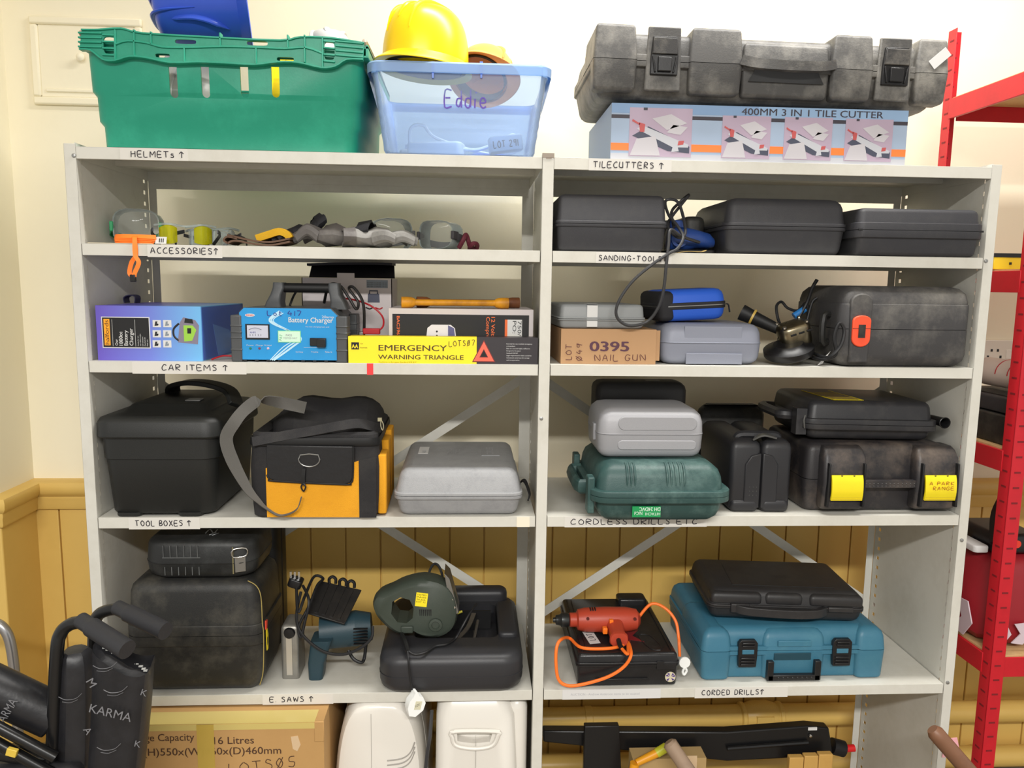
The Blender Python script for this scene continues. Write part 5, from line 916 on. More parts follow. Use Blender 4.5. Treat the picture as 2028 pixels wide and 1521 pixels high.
    # case stacked on top with yellow label
    zt = z+h+.001; SC = mat('satin_black_case', (42, 42, 45), .4, dirt=((96, 92, 88), .4, 20), bump=(700, .12)); o = Vector((.822, .045, zt+.0025)); w = .335; d = .27; h = .096
    t, b, l = clam('tool_case', 'black case with a yellow warning label on its lid, topmost on the right', 'case', o, w, d, h, .040, SC, r=.02, eb=.014, et=.014, draft=.008, rim=.010, rimh=.026, rz=-1.5, ry=.6)
    m = MB(); T = TOP(h+.0005); m.M = Matrix.Rotation(math.radians(4), 4, 'Z'); m.patch(T, -.090, .030, -.012, .20, BLACKP); m.patch(T, -.090, .030, -.012, .040, YEL, n1=.0008); [m.patch(T, -.085+.0, .050+.022*k, -.020, .056+.022*k, mat('ochre_print', (190, 160, 50), .5), n1=.0008) for k in range(6)]; [m.patch(T, x0, .03, x0+.003, .20, YEL, n1=.0009) for x0 in (-.090, -.015)]; m.build('warning_label', t)
    m = MB(); m.box(-w/2-.014, .02, .01, -w/2+.012, .05, .075, SC); m.tube([(-w/2-.002, .0, .062), (-w/2-.006, -.004, .05), (-w/2-.002, -.002, .03)], .0022, mat('grey_catch', (84, 84, 82), .35)); m.build('hinge', t, bev=.002)
    m = MB(); m.tube([(-w/2, .07, .05), (-w/2-.03, .07, .052), (-w/2-.034, .10, .052), (-w/2-.034, .2, .052), (-w/2, .21, .05)], .013, SC, sm=4); m.build('handle', t)
    m = MB(); q = at(1872, 808, .03)-o; m.at(w/2+.006, -.004, .050, rx=90).lathe([(.010, -.06), (.012, -.01), (.014, .0), (.0125, .001), (.0105, -.002), (.009, -.05)], BLACKP, 20, caps=False); m.at(w/2+.006, .03, .05, rx=90).lathe([(.011, 0), (.0005, 0)], BLACKR, 16); m.build('hollow_hinge', t)
cordless()
# ================================================================ saws shelf (lower left)
def saws():
    z = SZ[4]+.0003
    o = Vector((-.795, -.008, z)); w = .318; d = .212; h = .282; sm = .150
    t, b, l = clam('tool_case', 'large dusty black case with a yellow-edged side, under the latched case', 'case', o, w, d, h, sm, CASE_G, r=.03, eb=.040, et=.030, draft=.006, rim=.004, rimh=.050)
    YE = mat('yellow_edge', (160, 142, 80), .5); m = MB(); x = w/2-.006; m.tube([(x-.028, .012, h-.002), (x-.008, .010, h-.014), (x+.002, .008, h-.04), (x+.004, .006, sm+.03), (x+.006, .006, sm), (x+.002, .008, .06), (x-.008, .012, .022)], .0011, YE, sm=4); m.build('edge_trim', t)
    m = MB(); T = Matrix.Translation((w/2+.0012, .022, 0)) @ RIGHT(0); R1 = mat('hazard_red', (214, 70, 48), .5); m.prism([(.0, sm+.004), (.010, sm+.004), (.016, sm-.012), (.012, sm-.048), (.002, sm-.048)], 0, .0012, YEL, M=T); m.prism([(.0, sm+.005), (.009, sm+.005), (.014, sm+.024), (.002, sm+.026)], -.002, .0012, R1, M=T); m.prism([(.004, sm-.036), (.010, sm-.030), (.009, sm-.016), (.005, sm-.018)], 0, .0016, BLACK, M=T); m.build('hazard_sticker', t)
    zt = z+h+.001; o2 = Vector((-.782, .002, zt)); w2 = .262; h2 = .092; d2 = .20
    t, b, l = clam('tool_case', 'small black case with a chrome toggle latch, topmost on the lower left', 'case', o2, w2, d2, h2, .040, mat('scuffed_black_case', (32, 33, 33), .45, dirt=((80, 82, 82), .45, 30), bump=(500, .15)), r=.05, eb=.020, et=.014, draft=.004, rim=.001, rimh=.003)
    GL = mat('scratched_grey_line', (92, 94, 94), .5)
    m = MB(); [m.box(-.078+.0155*k, .0006, .055, -.0768+.0155*k, .0025, .083, GL) for k in range(6)]; m.box(-.080, .0006, .053, .006, .0025, .0548, GL); [m.box(-.076+.0155*k, .0006, .012, -.0745+.0155*k, .0025, .032, GL) for k in range(6)]; m.build('moulded_ribs', t)
    m = MB(); m.M = Matrix.Translation((.093, .0075, .044)) @ Matrix.Rotation(math.radians(22), 4, 'Z'); m.tube([(-.014, -.005, .012), (-.014, -.006, .030), (.014, -.006, .030), (.014, -.005, .012)], .0022, CHROME, sm=3, closed=True); m.box(-.011, -.005, -.026, .013, .0, .010, STEEL); m.box(-.016, -.002, -.030, -.013, .003, .034, mat('rusty_strip', (120, 112, 80), .5)); m.build('toggle_latch', t, bev=.001)
    m = MB(); m.ink('N', Matrix.Translation((0, 0, h2)), .0, .06, .03, mat('white_paint_mark', (200, 204, 206), .5), pen=.0016); m.ink('11', Matrix.Translation((0, 0, h2)), .012, .05, .02, MATS['white_paint_mark'], pen=.0014, ang=-30); m.build('paint_mark', t)
    t = thing('tool_case', 'tall black case at the back between the stacked cases and the circular saw', 'case', (-.722, .222, z)); m = MB(); m.rbox(.125, .13, 0, .398, .03, .012, .03, mat('dark_back_case', (28, 28, 29), .5)); m.build('body', t); m = MB(); m.rbox(.129, .02, .01, .39, .008, .006, .03, MATS['dark_back_case'], y=.05); m.build('seam', t)
    # circular saw
    TL = mat('teal_tool_body', (36, 60, 70), .45, bump=(400, .1)); AL = mat('cast_alloy', (150, 148, 142), .4, metal=.6, dirt=((104, 100, 92), .5, 40)); SP = mat('black_sole_plate', (30, 29, 29), .35, dirt=((60, 54, 48), .5, 40))
    o = Vector((-.53, .09, z)); t = thing('circular_saw', 'teal electric circular saw standing on edge with its black sole plate upward', 'power tool', o)
    def C(px, py, y): q = at(px, py, y)-o; return Vector((q.x, q.y, q.z))
    a = C(572, 1325, .07); m = MB(); hgt = C(575, 1238, .07).z; x0, x1 = C(557, 1300, .07).x, C(592, 1300, .07).x
    m.rbox(x1-x0, .075, 0, hgt, .008, .001, .012, AL, x=(x0+x1)/2, y=-.022); m.build('blade_guard', t); m = MB(); m.prism([((x0+x1)/2-.008, .012), ((x0+x1)/2+.006, .012), ((x0+x1)/2+.006, hgt-.02), ((x0+x1)/2-.008, hgt-.02)], 0, .002, mat('pale_alloy', (196, 190, 178), .4, metal=.5), M=FRONT(-.0225)); m.build('scale_strip', t)
    m = MB(); q = C(574, 1252, .07); m.at(q.x, -.024, q.z, rx=90).lathe([(.014, 0), (.012, .006), (.002, .007)], BLACKP, 18); m.build('knob', t)
    P = [C(634, 1150, .16), C(716, 1168, .15), C(682, 1236, .075), C(609, 1214, .08)]; n = (P[1]-P[0]).cross(P[3]-P[0]).normalized(); n = n if n.y < 0 else -n
    m = MB(); m.loft([[p for p in P], [p-n*.005 for p in P]], SP); m.build('sole_plate', t, bev=.001)
    for k in range(4):
        s_ = (k+1)/5; aa = P[0].lerp(P[1], s_)+n*.002; bb = P[3].lerp(P[2], s_)+n*.002; m = MB(); m.strap([aa.lerp(bb, .08), aa.lerp(bb, .92)], .008, .004, SP, side=P[1]-P[0], sm=0); m.build('sole_rib', t)
    for k in (.3, .55, .75): m = MB(); q = P[0].lerp(P[1], k); m.at(*q).tube([(-.008, 0, 0), (-.008, 0, .012), (.0, 0, .018), (.008, 0, .012), (.008, 0, 0)], .004, BLACKP, sm=3); m.build('lug', t)
    m = MB(); a, b = C(636, 1252, .12), C(736, 1240, .13); n_ = 16; ax = (b-a).normalized(); m.cyl(a, a.lerp(b, .7), .042, TL, 20, r2=.044); m.cyl(a.lerp(b, .7), b, .044, TL, 20, r2=.034); m.build('motor_body', t)
    m = MB(); [m.box(C(700, 1250, .085).x+.0, C(700, 1250, .085).y-.004, C(700, 1246+6*k, .085).z, C(728, 1250, .085).x, C(700, 1250, .085).y+.004, C(700, 1246+6*k, .085).z+.0018, BLACKR) for k in range(6)]; m.build('vent', t)
    m = MB(); q0, q1 = C(640, 1260, .09), C(628, 1328, .085); m.loft([[(q0.x+u, q0.y+v, q0.z) for u, v in rr(.052, .06, .01)], [(q1.x+u+.002, q1.y+v, q1.z+.03) for u, v in rr(.040, .055, .01)], [(q1.x+u, q1.y+v, .0) for u, v in rr(.034, .05, .01)]], TL); m.build('handle', t)
    m = MB(); m.tube([C(690, 1288, .10), C(700, 1305, .09), C(716, 1312, .09), C(722, 1300, .10), C(726, 1262, .11)], .0042, BLACKP, sm=4); m.build('lock_lever', t)
    CB = mat('black_flex', (26, 26, 28), .5)
    m = MB(); cable(m, [C(596, 1172, .10), C(588, 1210, .07), C(590, 1240, .06), C(606, 1265, .05), C(640, 1290, .045), C(680, 1296, .045), C(716, 1282, .05), C(736, 1262, .06), C(738, 1240, .07)], .0036, CB); cable(m, [C(600, 1160, .11), C(612, 1190, .07), C(604, 1230, .06), C(596, 1262, .055), C(592, 1240, .06), C(612, 1200, .07), C(628, 1160, .12), C(640, 1146, .15), C(622, 1142, .15), C(604, 1180, .09), C(590, 1212, .06), C(586, 1150, .12), C(578, 1150, .13)], .0036, CB); m.build('flex', t)
    q = C(586, 1152, .12); m = MB(); m.at(*q, ry=20).rbox(.034, .034, -.012, .010, .008, .003, .003, BLACKP, y=-.017); m.build('plug', t); m = MB(); [m.box(q.x+dx, q.y-.003, q.z+.008, q.x+dx+.005, q.y+.003, q.z+.026, CHROME) for dx in (-.014, -.004, .006)]; m.build('pins', t)
    # open jigsaw case
    JC = mat('rounded_black_case', (44, 44, 47), .42, bump=(700, .12)); o = Vector((-.1965, -.022, z)); w = .346; d = .375; h = .098
    t = thing('tool_case', 'open rounded black case without its lid, carrying the jigsaw', 'case', o)
    m = MB(); m.rbox(w, d, 0, h, .05, .030, .022, JC); m.build('shell', t)
    sh = t.children[0]; c = MB(); c.rbox(.21, .20, .045, .13, .02, .004, 0, JC, x=.010, y=.10); cut(sh, c); m = MB(); m.rbox(w+.002, d+.002, .046, .048, .05, 0, 0, JC, y=-.001); m.build('seam', t)
    m = MB(); m.rbox(.265, .05, h-.03, h+.032, .02, 0, .016, JC, x=.015, y=.318); m.build('raised_back', t); m = MB(); m.rbox(.05, .20, h-.02, h+.012, .015, 0, .008, JC, x=.140, y=.10); m.build('compartment_lid', t)
    m = MB(); m.box(-.08, .25, .05, .10, .256, h+.002, BLACKR); m.build('divider', t)
    t2 = thing('blade_set', 'loose jigsaw fence and blades lying in the open black case', 'tool parts', o+Vector((.035, .17, .051))); m = MB(); m.strap([(-.05, -.05, .008), (.0, .0, .035), (.02, .06, .052)], .012, .003, mat('dark_steel', (120, 116, 112), .3, metal=.8), side=(1, -.6, 0)); m.box(.018, -.06, .0, .026, .06, .004, MATS['dark_steel']); m.build('fence', t2); m = MB(); m.tube([(.01, -.065, .004), (.02, -.04, .03), (.03, .02, .05)], .004, MATS['dark_steel'], sm=3); m.build('rod', t2)
    t2 = thing('yellow_pencil', 'short yellow stub lying behind the jigsaw', 'pencil', Vector((at(905, 1170, .22).x, .20, z+h+.004))); m = MB(); m.cyl((-.012, 0, 0), (.014, .01, .006), .0032, mat('pencil_yellow', (226, 214, 70), .5), 8); m.build('stub', t2)
    # jigsaw
    JG = mat('dark_olive_tool', (58, 66, 58), .5, dirt=((78, 84, 74), .4, 20), bump=(500, .12)); y = .075; o2 = Vector((at(825, 1270, y).x, y, z+h+.002)); t = thing('jigsaw', 'dark green jigsaw with a yellow test sticker resting on the open black case', 'power tool', o2)
    def G(px, py): q = at(px, py, y)-o2; return q.x, q.z
    tilt = Matrix.Rotation(math.radians(0), 4, 'X'); out = [G(*p) for p in ((738, 1208), (748, 1192), (775, 1180), (800, 1168), (840, 1160), (880, 1170), (902, 1198), (906, 1235), (895, 1262), (868, 1276), (838, 1274), (812, 1262), (800, 1270), (778, 1264), (756, 1246), (742, 1228))]
    out = [(p.x, p.y) for p in crom([(a, b, 0) for a, b in out], 3, True)]; mn = min(b for a, b in out)
    m = MB(); F = FRONT(.0); cx = sum(a for a, b in out)/len(out); cz = sum(b for a, b in out)/len(out)
    R_ = [[(cx+(a-cx)*k, yy, cz+(b-cz)*k-mn) for a, b in out] for yy, k in ((.060, .86), (.055, .95), (.03, 1.0), (.01, 1.0), (-.004, .96), (-.012, .84))]; m.loft(R_, JG); bo = m.build('body', t)
    ho = [G(*p) for p in ((778, 1202), (794, 1193), (812, 1198), (820, 1214), (818, 1234), (806, 1244), (788, 1242), (776, 1226))]; c = MB(); c.prism([(a, b-mn) for a, b in ho], -.08, .03, JG, M=F); cut(bo, c)
    yf = -.0125; F = FRONT(yf); g2 = lambda px, py: (G(px, py)[0], G(px, py)[1]-mn)
    (u0, v0), (u1, v1) = g2(824, 1211), g2(847, 1184); cxs = (u0+u1)/2; m = MB(); m.M = Matrix.Translation((cxs, 0, (v0+v1)/2)) @ Matrix.Rotation(math.radians(7), 4, 'Y') @ Matrix.Translation((-cxs, 0, -(v0+v1)/2)); m.patch(F, u0, v0, u1, v1, YEL); [m.text(s_, F, u0+.002, v1-.007-.006*k, .0038, BLACK, w=(u1-u0)*.8) for k, s_ in enumerate(('TESTED', 'PASS', '20 JUL', 'LOT 12'))]; m.build('test_sticker', t)
    for k in range(7): u, v = g2(832+3.6*k, 1229); m = MB(); m.prism([(u, v), (u+.0014, v), (u+.0044-.003, v+.016), (u-.0012, v+.016)], -.001, .0006, BLACKR, M=F); m.build('vent_slot', t)
    u, v = g2(863, 1246); m = MB(); m.at(u, yf+.002, v, rx=90).lathe([(.017, -.004), (.016, .007), (.010, .008), (.009, .004), (.001, .004)], JG, 20); m.build('dial', t)
    u, v = g2(808, 1256); m = MB(); m.box(u-.016, yf-.006, v-.008, u+.014, yf+.004, v+.010, JG); m.build('cord_housing', t, bev=.003)
    m = MB(); p = [g2(*q) for q in ((880, 1150), (890, 1160), (909, 1228), (900, 1232), (884, 1178))]; m.prism(p, -.05, .02, STEEL, M=FRONT(0.02)); m.build('shoe', t, bev=.001)
    for q in ((895, 1200), (900, 1215)): u, v = g2(*q); m = MB(); m.cyl((u, -.002, v), (u, -.006, v), .003, CHROME, 10); m.build('screw', t)
    def C(px, py, yy): q = at(px, py, yy)-o2; return Vector((q.x, q.y, q.z))
    K = lambda px, py: onz(px, py, z+h+.006)-o2
    m = MB(); cable(m, [C(852, 1160, .12), C(850, 1135, .14), C(858, 1118, .15), C(868, 1120, .15), C(876, 1140, .14), C(878, 1165, .13)], .0032, CB); cable(m, [C(796, 1258, .05), C(800, 1272, .02), C(808, 1288, -.012), C(822, 1296, -.016), C(842, 1292, -.012), K(862, 1280), K(884, 1276), K(902, 1264), C(916, 1240, .07), C(930, 1215, .09), C(944, 1196, .12)], .0032, CB); m.tube([C(796, 1256, .052), C(804, 1276, .01), C(807, 1290, -.016)], .0055, BLACKR, sm=3); cable(m, [C(807, 1290, -.016), C(809, 1310, -.034), C(812, 1340, -.034), C(816, 1366, -.036)], .0024, CB); m.build('flex', t)
    WP = MATS['white_plug_plastic']; q = C(822, 1393, -.042); m = MB(); m.M = Matrix.Translation(q) @ Matrix.Rotation(math.radians(24), 4, 'Z') @ Matrix.Rotation(math.radians(14), 4, 'Y')
    pl = [(-.020, -.008), (-.012, -.026), (.004, -.028), (.020, -.012), (.022, .006), (.012, .020), (.002, .022), (-.003, .030), (-.010, .030), (-.012, .020), (-.019, .008)]; m.prism(pl, -.012, .010, WP, M=FRONT(0)); m.prism([(-.004, -.010), (.012, -.010), (.012, .010), (-.004, .010)], 0, .0105, mat('plug_label', (206, 202, 176), .5), M=FRONT(0)); m.text('LOT', FRONT(0), -.002, -.004, .006, BLACK, w=.011, n=.0108, ang=20); m.build('plug', t, bev=.003)
saws()
# ================================================================ corded drills shelf (lower right)
def drills():
    z = SZ[4]+.0003
    BX = mat('glossy_black_case', (26, 26, 28), .3, dirt=((58, 58, 60), .3, 30), bump=(300, .1)); o = Vector((.2335, .006, z)); w = .256; d = .345; h = .084
    t, b, l = clam('tool_case', 'glossy black case labelled on its lid, beneath the red drill', 'case', o, w, d, h, .058, BX, r=.010, eb=.006, et=.008, draft=.003, rim=.003, rimh=.012)
    T = TOP(h+.0002); m = MB(); m.M = Matrix.Translation((-.080, .115, 0)) @ Matrix.Rotation(math.radians(8), 4, 'Z'); m.patch(T, -.014, -.055, .014, .055, PAPERW); m.ink('LOT OH', T, .006, -.038, .014, INK, w=.07, pen=.0010, n=.0008, ang=90); m.build('paper_label', l)
    m = MB()
    for x in (-.112, -.100, .108): m.box(x, .02, h-.001, x+.002, d-.02, h+.0025, BX)
    m.tube([(.060, .03, h), (.045, .10, h), (.075, .10, h), (.090, .03, h)], .0016, BX, sm=3, closed=True); m.build('moulding', l)
    RK = mat('dark_red_graphic', (122, 34, 38), .5); m = MB(); m.M = Matrix.Translation((.01, .10, 0)); [m.prism([(math.cos(a)*r_*1.1, math.sin(a)*r_*1.5) for a, r_ in [(math.pi*k/6, (.046 if k % 2 else .018)) for k in range(12)]], 0, .0005, RK, M=T)]; m.build('red_graphic', l)
    F = FRONT(.0015); m = MB(); m.prism([(.070, .046), (.118, .046), (.118, .060), (.088, .060), (.088, .066), (.070, .066)], -.001, .0025, BX, M=F); m.box(-.08, .001, .020, .05, .004, .0215, BX); m.build('catch_plate', t, bev=.001)
    u = at(1328, 1343, .006).x-o.x; m = MB(); m.at(u, .0028, .024, rx=90).lathe([(.013, -.001), (.013, .0006), (.001, .0008)], mat('cream_sticker', (204, 196, 170), .5), 24); 
    PU = mat('violet_print', (72, 48, 130), .5); F2 = FRONT(.0020)
    m.at(); [m.prism([(u+math.cos(a)*.003, .024+math.sin(a)*.003), (u+math.cos(a-.25)*.011, .024+math.sin(a-.25)*.011), (u+math.cos(a+.2)*.012, .024+math.sin(a+.2)*.012)], 0, .0004, PU, M=F2) for a in (.3, .9, 2.1, 2.7, 4.0, 5.5)]; m.build('round_sticker', t)
    m = MB(); [m.box(-w/2+.02, d-.03, h, -w/2+.06, d-.005, h+.016, BX), m.box(.03, d-.05, h, .11, d-.01, h+.018, BX)]; 
    m = MB(); m.rbox(.08, .05, h-.002, h+.018, .01, 0, .006, BX, x=.07, y=d-.06); m.build('raised_catch', l)
    WPp = MATS['white_plug_plastic']; t2 = thing('wall_plug_tag', 'small white round tag hooked on the right side of the drill case', 'tag', Vector((o.x+w/2+.018, .03, z))); m = MB(); m.at(0, 0, .050, rx=90).lathe([(.014, -.002), (.014, .002), (.001, .002)], WPp, 16); m.at(); m.tube([(.002, 0, .036), (.006, 0, .028), (.0, 0, .018), (-.004, 0, .026), (.0, 0, .036)], .003, WPp, sm=4); m.build('tag', t2)
    # red corded drill
    RD = mat('brick_red_tool', (178, 66, 44), .42, bump=(500, .1)); OC = mat('orange_flex', (250, 120, 40), .45); DKM = mat('chuck_steel', (72, 74, 74), .35, metal=.8)
    zt = z+h+.001; y = .13; a = at(1128, 1192, y); b = at(1268, 1190, y); r = .032; o2 = Vector(((a.x+b.x)/2, y, zt)); t = thing('electric_drill', 'brick red corded drill with orange flex lying on the black case', 'power tool', o2); L = b.x-a.x; m = MB()
    prof = [(.014, 0), (.018, .002), (.018, .018), (.026, .022), (.030, .04), (.032, L*.5), (.031, L*.8), (.026, L*.95), (.014, L*1.0), (.001, L*1.0)]
    m.at(-L/2, 0, r+.001, ry=90).lathe(prof, RD, 28); m.build('body', t)
    m = MB(); m.at(-L/2, 0, r+.001, ry=-90).lathe([(.015, 0), (.018, .004), (.018, .020), (.014, .024), (.012, .034), (.007, .036), (.006, .042), (.001, .042)], DKM, 24); m.build('chuck', t)
    hx = at(1222, 1215, .08).x-o2.x; m = MB(); R_ = []
    for yy, zz, ww, hh in ((.0, .030, .052, .046), (-.03, .026, .042, .040), (-.055, .022, .038, .036), (-.075, .020, .040, .036), (-.083, .019, .046, .037), (-.088, .019, .042, .034)): R_.append([(hx+u, yy, max(.0015, zz+v)) for u, v in rr(ww, hh, .014)])
    m.loft(R_, RD); m.build('handle', t)
    OB = mat('orange_button', (252, 126, 36), .4); m = MB(); m.box(hx-.034, -.05, .016, hx-.022, -.035, .032, OB); m.build('trigger', t, bev=.002); m = MB(); m.box(hx-.016, -.040, .040, hx-.006, -.030, .049, OB); m.build('lock_button', t, bev=.001)
    for k in range(3): m = MB(); m.box(-L/2+.052+.006*k, -.012, .0615, -L/2+.055+.006*k, .004, .0655, BLACKR); m.build('vent_slot', t)
    for x, zz in ((-L*.26, .048), (L*.40, .046)): m = MB(); m.cyl((x, -.026, zz), (x, -.029, zz), .004, mat('screw_hole', (90, 30, 24), .6), 10); m.build('screw', t)
    def C(px, py, yy): q = at(px, py, yy)-o2; return Vector((q.x, q.y, q.z))
    m = MB(); e = Vector((hx-.002, -.088, .020)); m.tube([e, e+Vector((.0, -.018, -.004)), e+Vector((.003, -.03, -.008))], .006, BLACKR); m.build('cord_sleeve', t)
    e2 = e+Vector((.003, -.03, -.008)); m = MB(); s5 = .0
    zz = .004
    def S(px, py): q = onz(px, py, zt+.0055)-o2; return Vector((q.x, q.y, q.z))
    cable(m, [e2, e2+Vector((.010, -.02, -.003)), S(1244, 1272), C(1250, 1296, -.003), C(1236, 1320, -.006), C(1205, 1340, -.007), C(1160, 1354, -.008), C(1125, 1358, -.008), C(1106, 1345, -.002), C(1101, 1310, .004), C(1103, 1280, .012), C(1112, 1266, .03), S(1128, 1264), S(1150, 1282), S(1190, 1285), S(1225, 1281), S(1238, 1272), S(1228, 1258), S(1210, 1242)], .0040, OC); cable(m, [Vector((L/2-.004, .0, .036)), C(1290, 1196, .13), C(1318, 1205, .12), C(1338, 1230, .10), C(1344, 1262, .08), C(1345, 1275, .07), C(1346, 1300, .06)], .0040, OC); m.build('flex', t)
    # teal drill case
    TC = mat('teal_case_plastic', (58, 112, 136), .42, dirt=((84, 136, 150), .4, 24), bump=(500, .12)); o = Vector((.656, .026, z)); w = .470; d = .335; h = .132; sm = .078
    t = thing('tool_case', 'teal tool case with black latches and handle, lower right', 'case', o); 
    for nm, z0, z1, eb, et, tb, tt in (('base', 0, sm-.0008, .008, 0, .004, 0), ('lid', sm+.0008, h, 0, .022, 0, .006)):
        m = MB(); m.rbox(w-.006, d-.012, z0, z1-(.0012 if nm == 'lid' else 0), .02, eb, et, TC, tb=tb, tt=tt, y=.012)
        for x0, x1, y0 in ((-.5, -.335, 0), (-.175, .175, .003), (.335, .5, 0)): m.rbox((x1-x0)*w, .12 if nm == 'base' else .20, z0, z1-(.0 if abs(x0) > .2 else .004), .016, eb, et, TC, tb=tb, tt=tt, x=(x0+x1)/2*w, y=y0)
        m.rbox(w, d-.006, (z1-.010 if nm == 'base' else z0), (z1 if nm == 'base' else z0+.010), .022, 0, 0, TC, y=.004); pb = m.build(nm, t)
        if nm == 'base': base = pb
        else: lid = pb
    for x in (-.255*w, .255*w):
        m = MB(); F = FRONT(.006); m.prism([(x-.022, sm-.040), (x+.022, sm-.040), (x+.024, sm-.010), (x+.024, sm+.022), (x+.018, sm+.030), (x-.018, sm+.030), (x-.024, sm+.022), (x-.024, sm-.010)], -.004, .008, BLACKP, M=F)
        for k in range(3): m.box(x-.018, -.006, sm-.034+.008*k, x+.018, .0, sm-.030+.008*k, BLACKP)
        for k in range(2): m.box(x-.016, -.006, sm+.014+.007*k, x+.016, .0, sm+.018+.007*k, BLACKP)
        m.box(x-.015, -.0035, sm-.006, x+.015, -.001, sm+.006, TC); m.build('latch', t, bev=.0015)
    m = MB(); u = -.002; m.box(u-.066, -.008, .004, u+.066, .006, .018, BLACKP); [m.box(s*.060+u-.008, -.008, .004, s*.060+u+.008, .006, .054, BLACKP) for s in (-1, 1)]; [m.box(u-.042+.012*k, -.0095, .008, u-.036+.012*k, -.006, .014, BLACKP) for k in range(8)]; m.build('handle', t, bev=.003)
    m = MB(); m.box(u-.042, -.0005, sm+.012, u+.042, .004, sm+.026, TC); m.box(u-.050, .0005, sm-.024, u+.044, .0036, sm-.006, mat('deep_teal', (24, 62, 76), .5)); m.build('name_plate', t, bev=.001)
    zt = z+h+.001; BC = mat('ash_black_case', (40, 39, 40), .45, dirt=((66, 64, 62), .35, 30), bump=(700, .12)); o3 = Vector((.645, .062, zt+.004)); w3 = .398; h3 = .078; d3 = .245; sm3 = .036
    t, b, l = clam('tool_case', 'black carrying case lying askew on the teal case', 'case', o3, w3, d3, h3, sm3, BC, r=.02, eb=.014, et=.016, draft=.008, rim=.004, rimh=.010, rz=-4, ry=.8)
    for x0, x1, y0 in ((-.48, -.16, .001), (-.14, .10, .003), (.14, .48, .001)): m = MB(); m.rbox((x1-x0)*w3, .05, sm3+.008, h3-.006, .010, .003, .012, BC, x=(x0+x1)/2*w3, y=y0); m.build('front_panel', l)
    m = MB(); xa, xb = -.33*w3, .24*w3; m.strap([(xa, .004, sm3-.002), (xa+.03, -.012, sm3-.004), (0, -.018, sm3-.006), (xb-.03, -.012, sm3-.006), (xb, .004, sm3-.004)], .022, .014, BC, side=(0, 0, 1)); m.build('handle', t, bev=.002)
    m = MB(); m.box(xa-.012, -.006, sm3-.014, xa+.036, .004, sm3+.010, BC); m.build('catch', t, bev=.003); m = MB(); m.box(xb+.006, -.003, sm3-.006, xb+.07, .004, sm3+.008, BC); m.build('catch', t, bev=.003)
    T = TOP(h3); m = MB(); m.prism([(-.13, .04), (.13, .04), (.12, .19), (-.12, .19)], -.002, .0012, BC, M=T); m.text('TOOLS', T, -.03, .10, .016, BC, w=.06, n=.0018); m.build('lid_emboss', l, bev=.001)
drills()
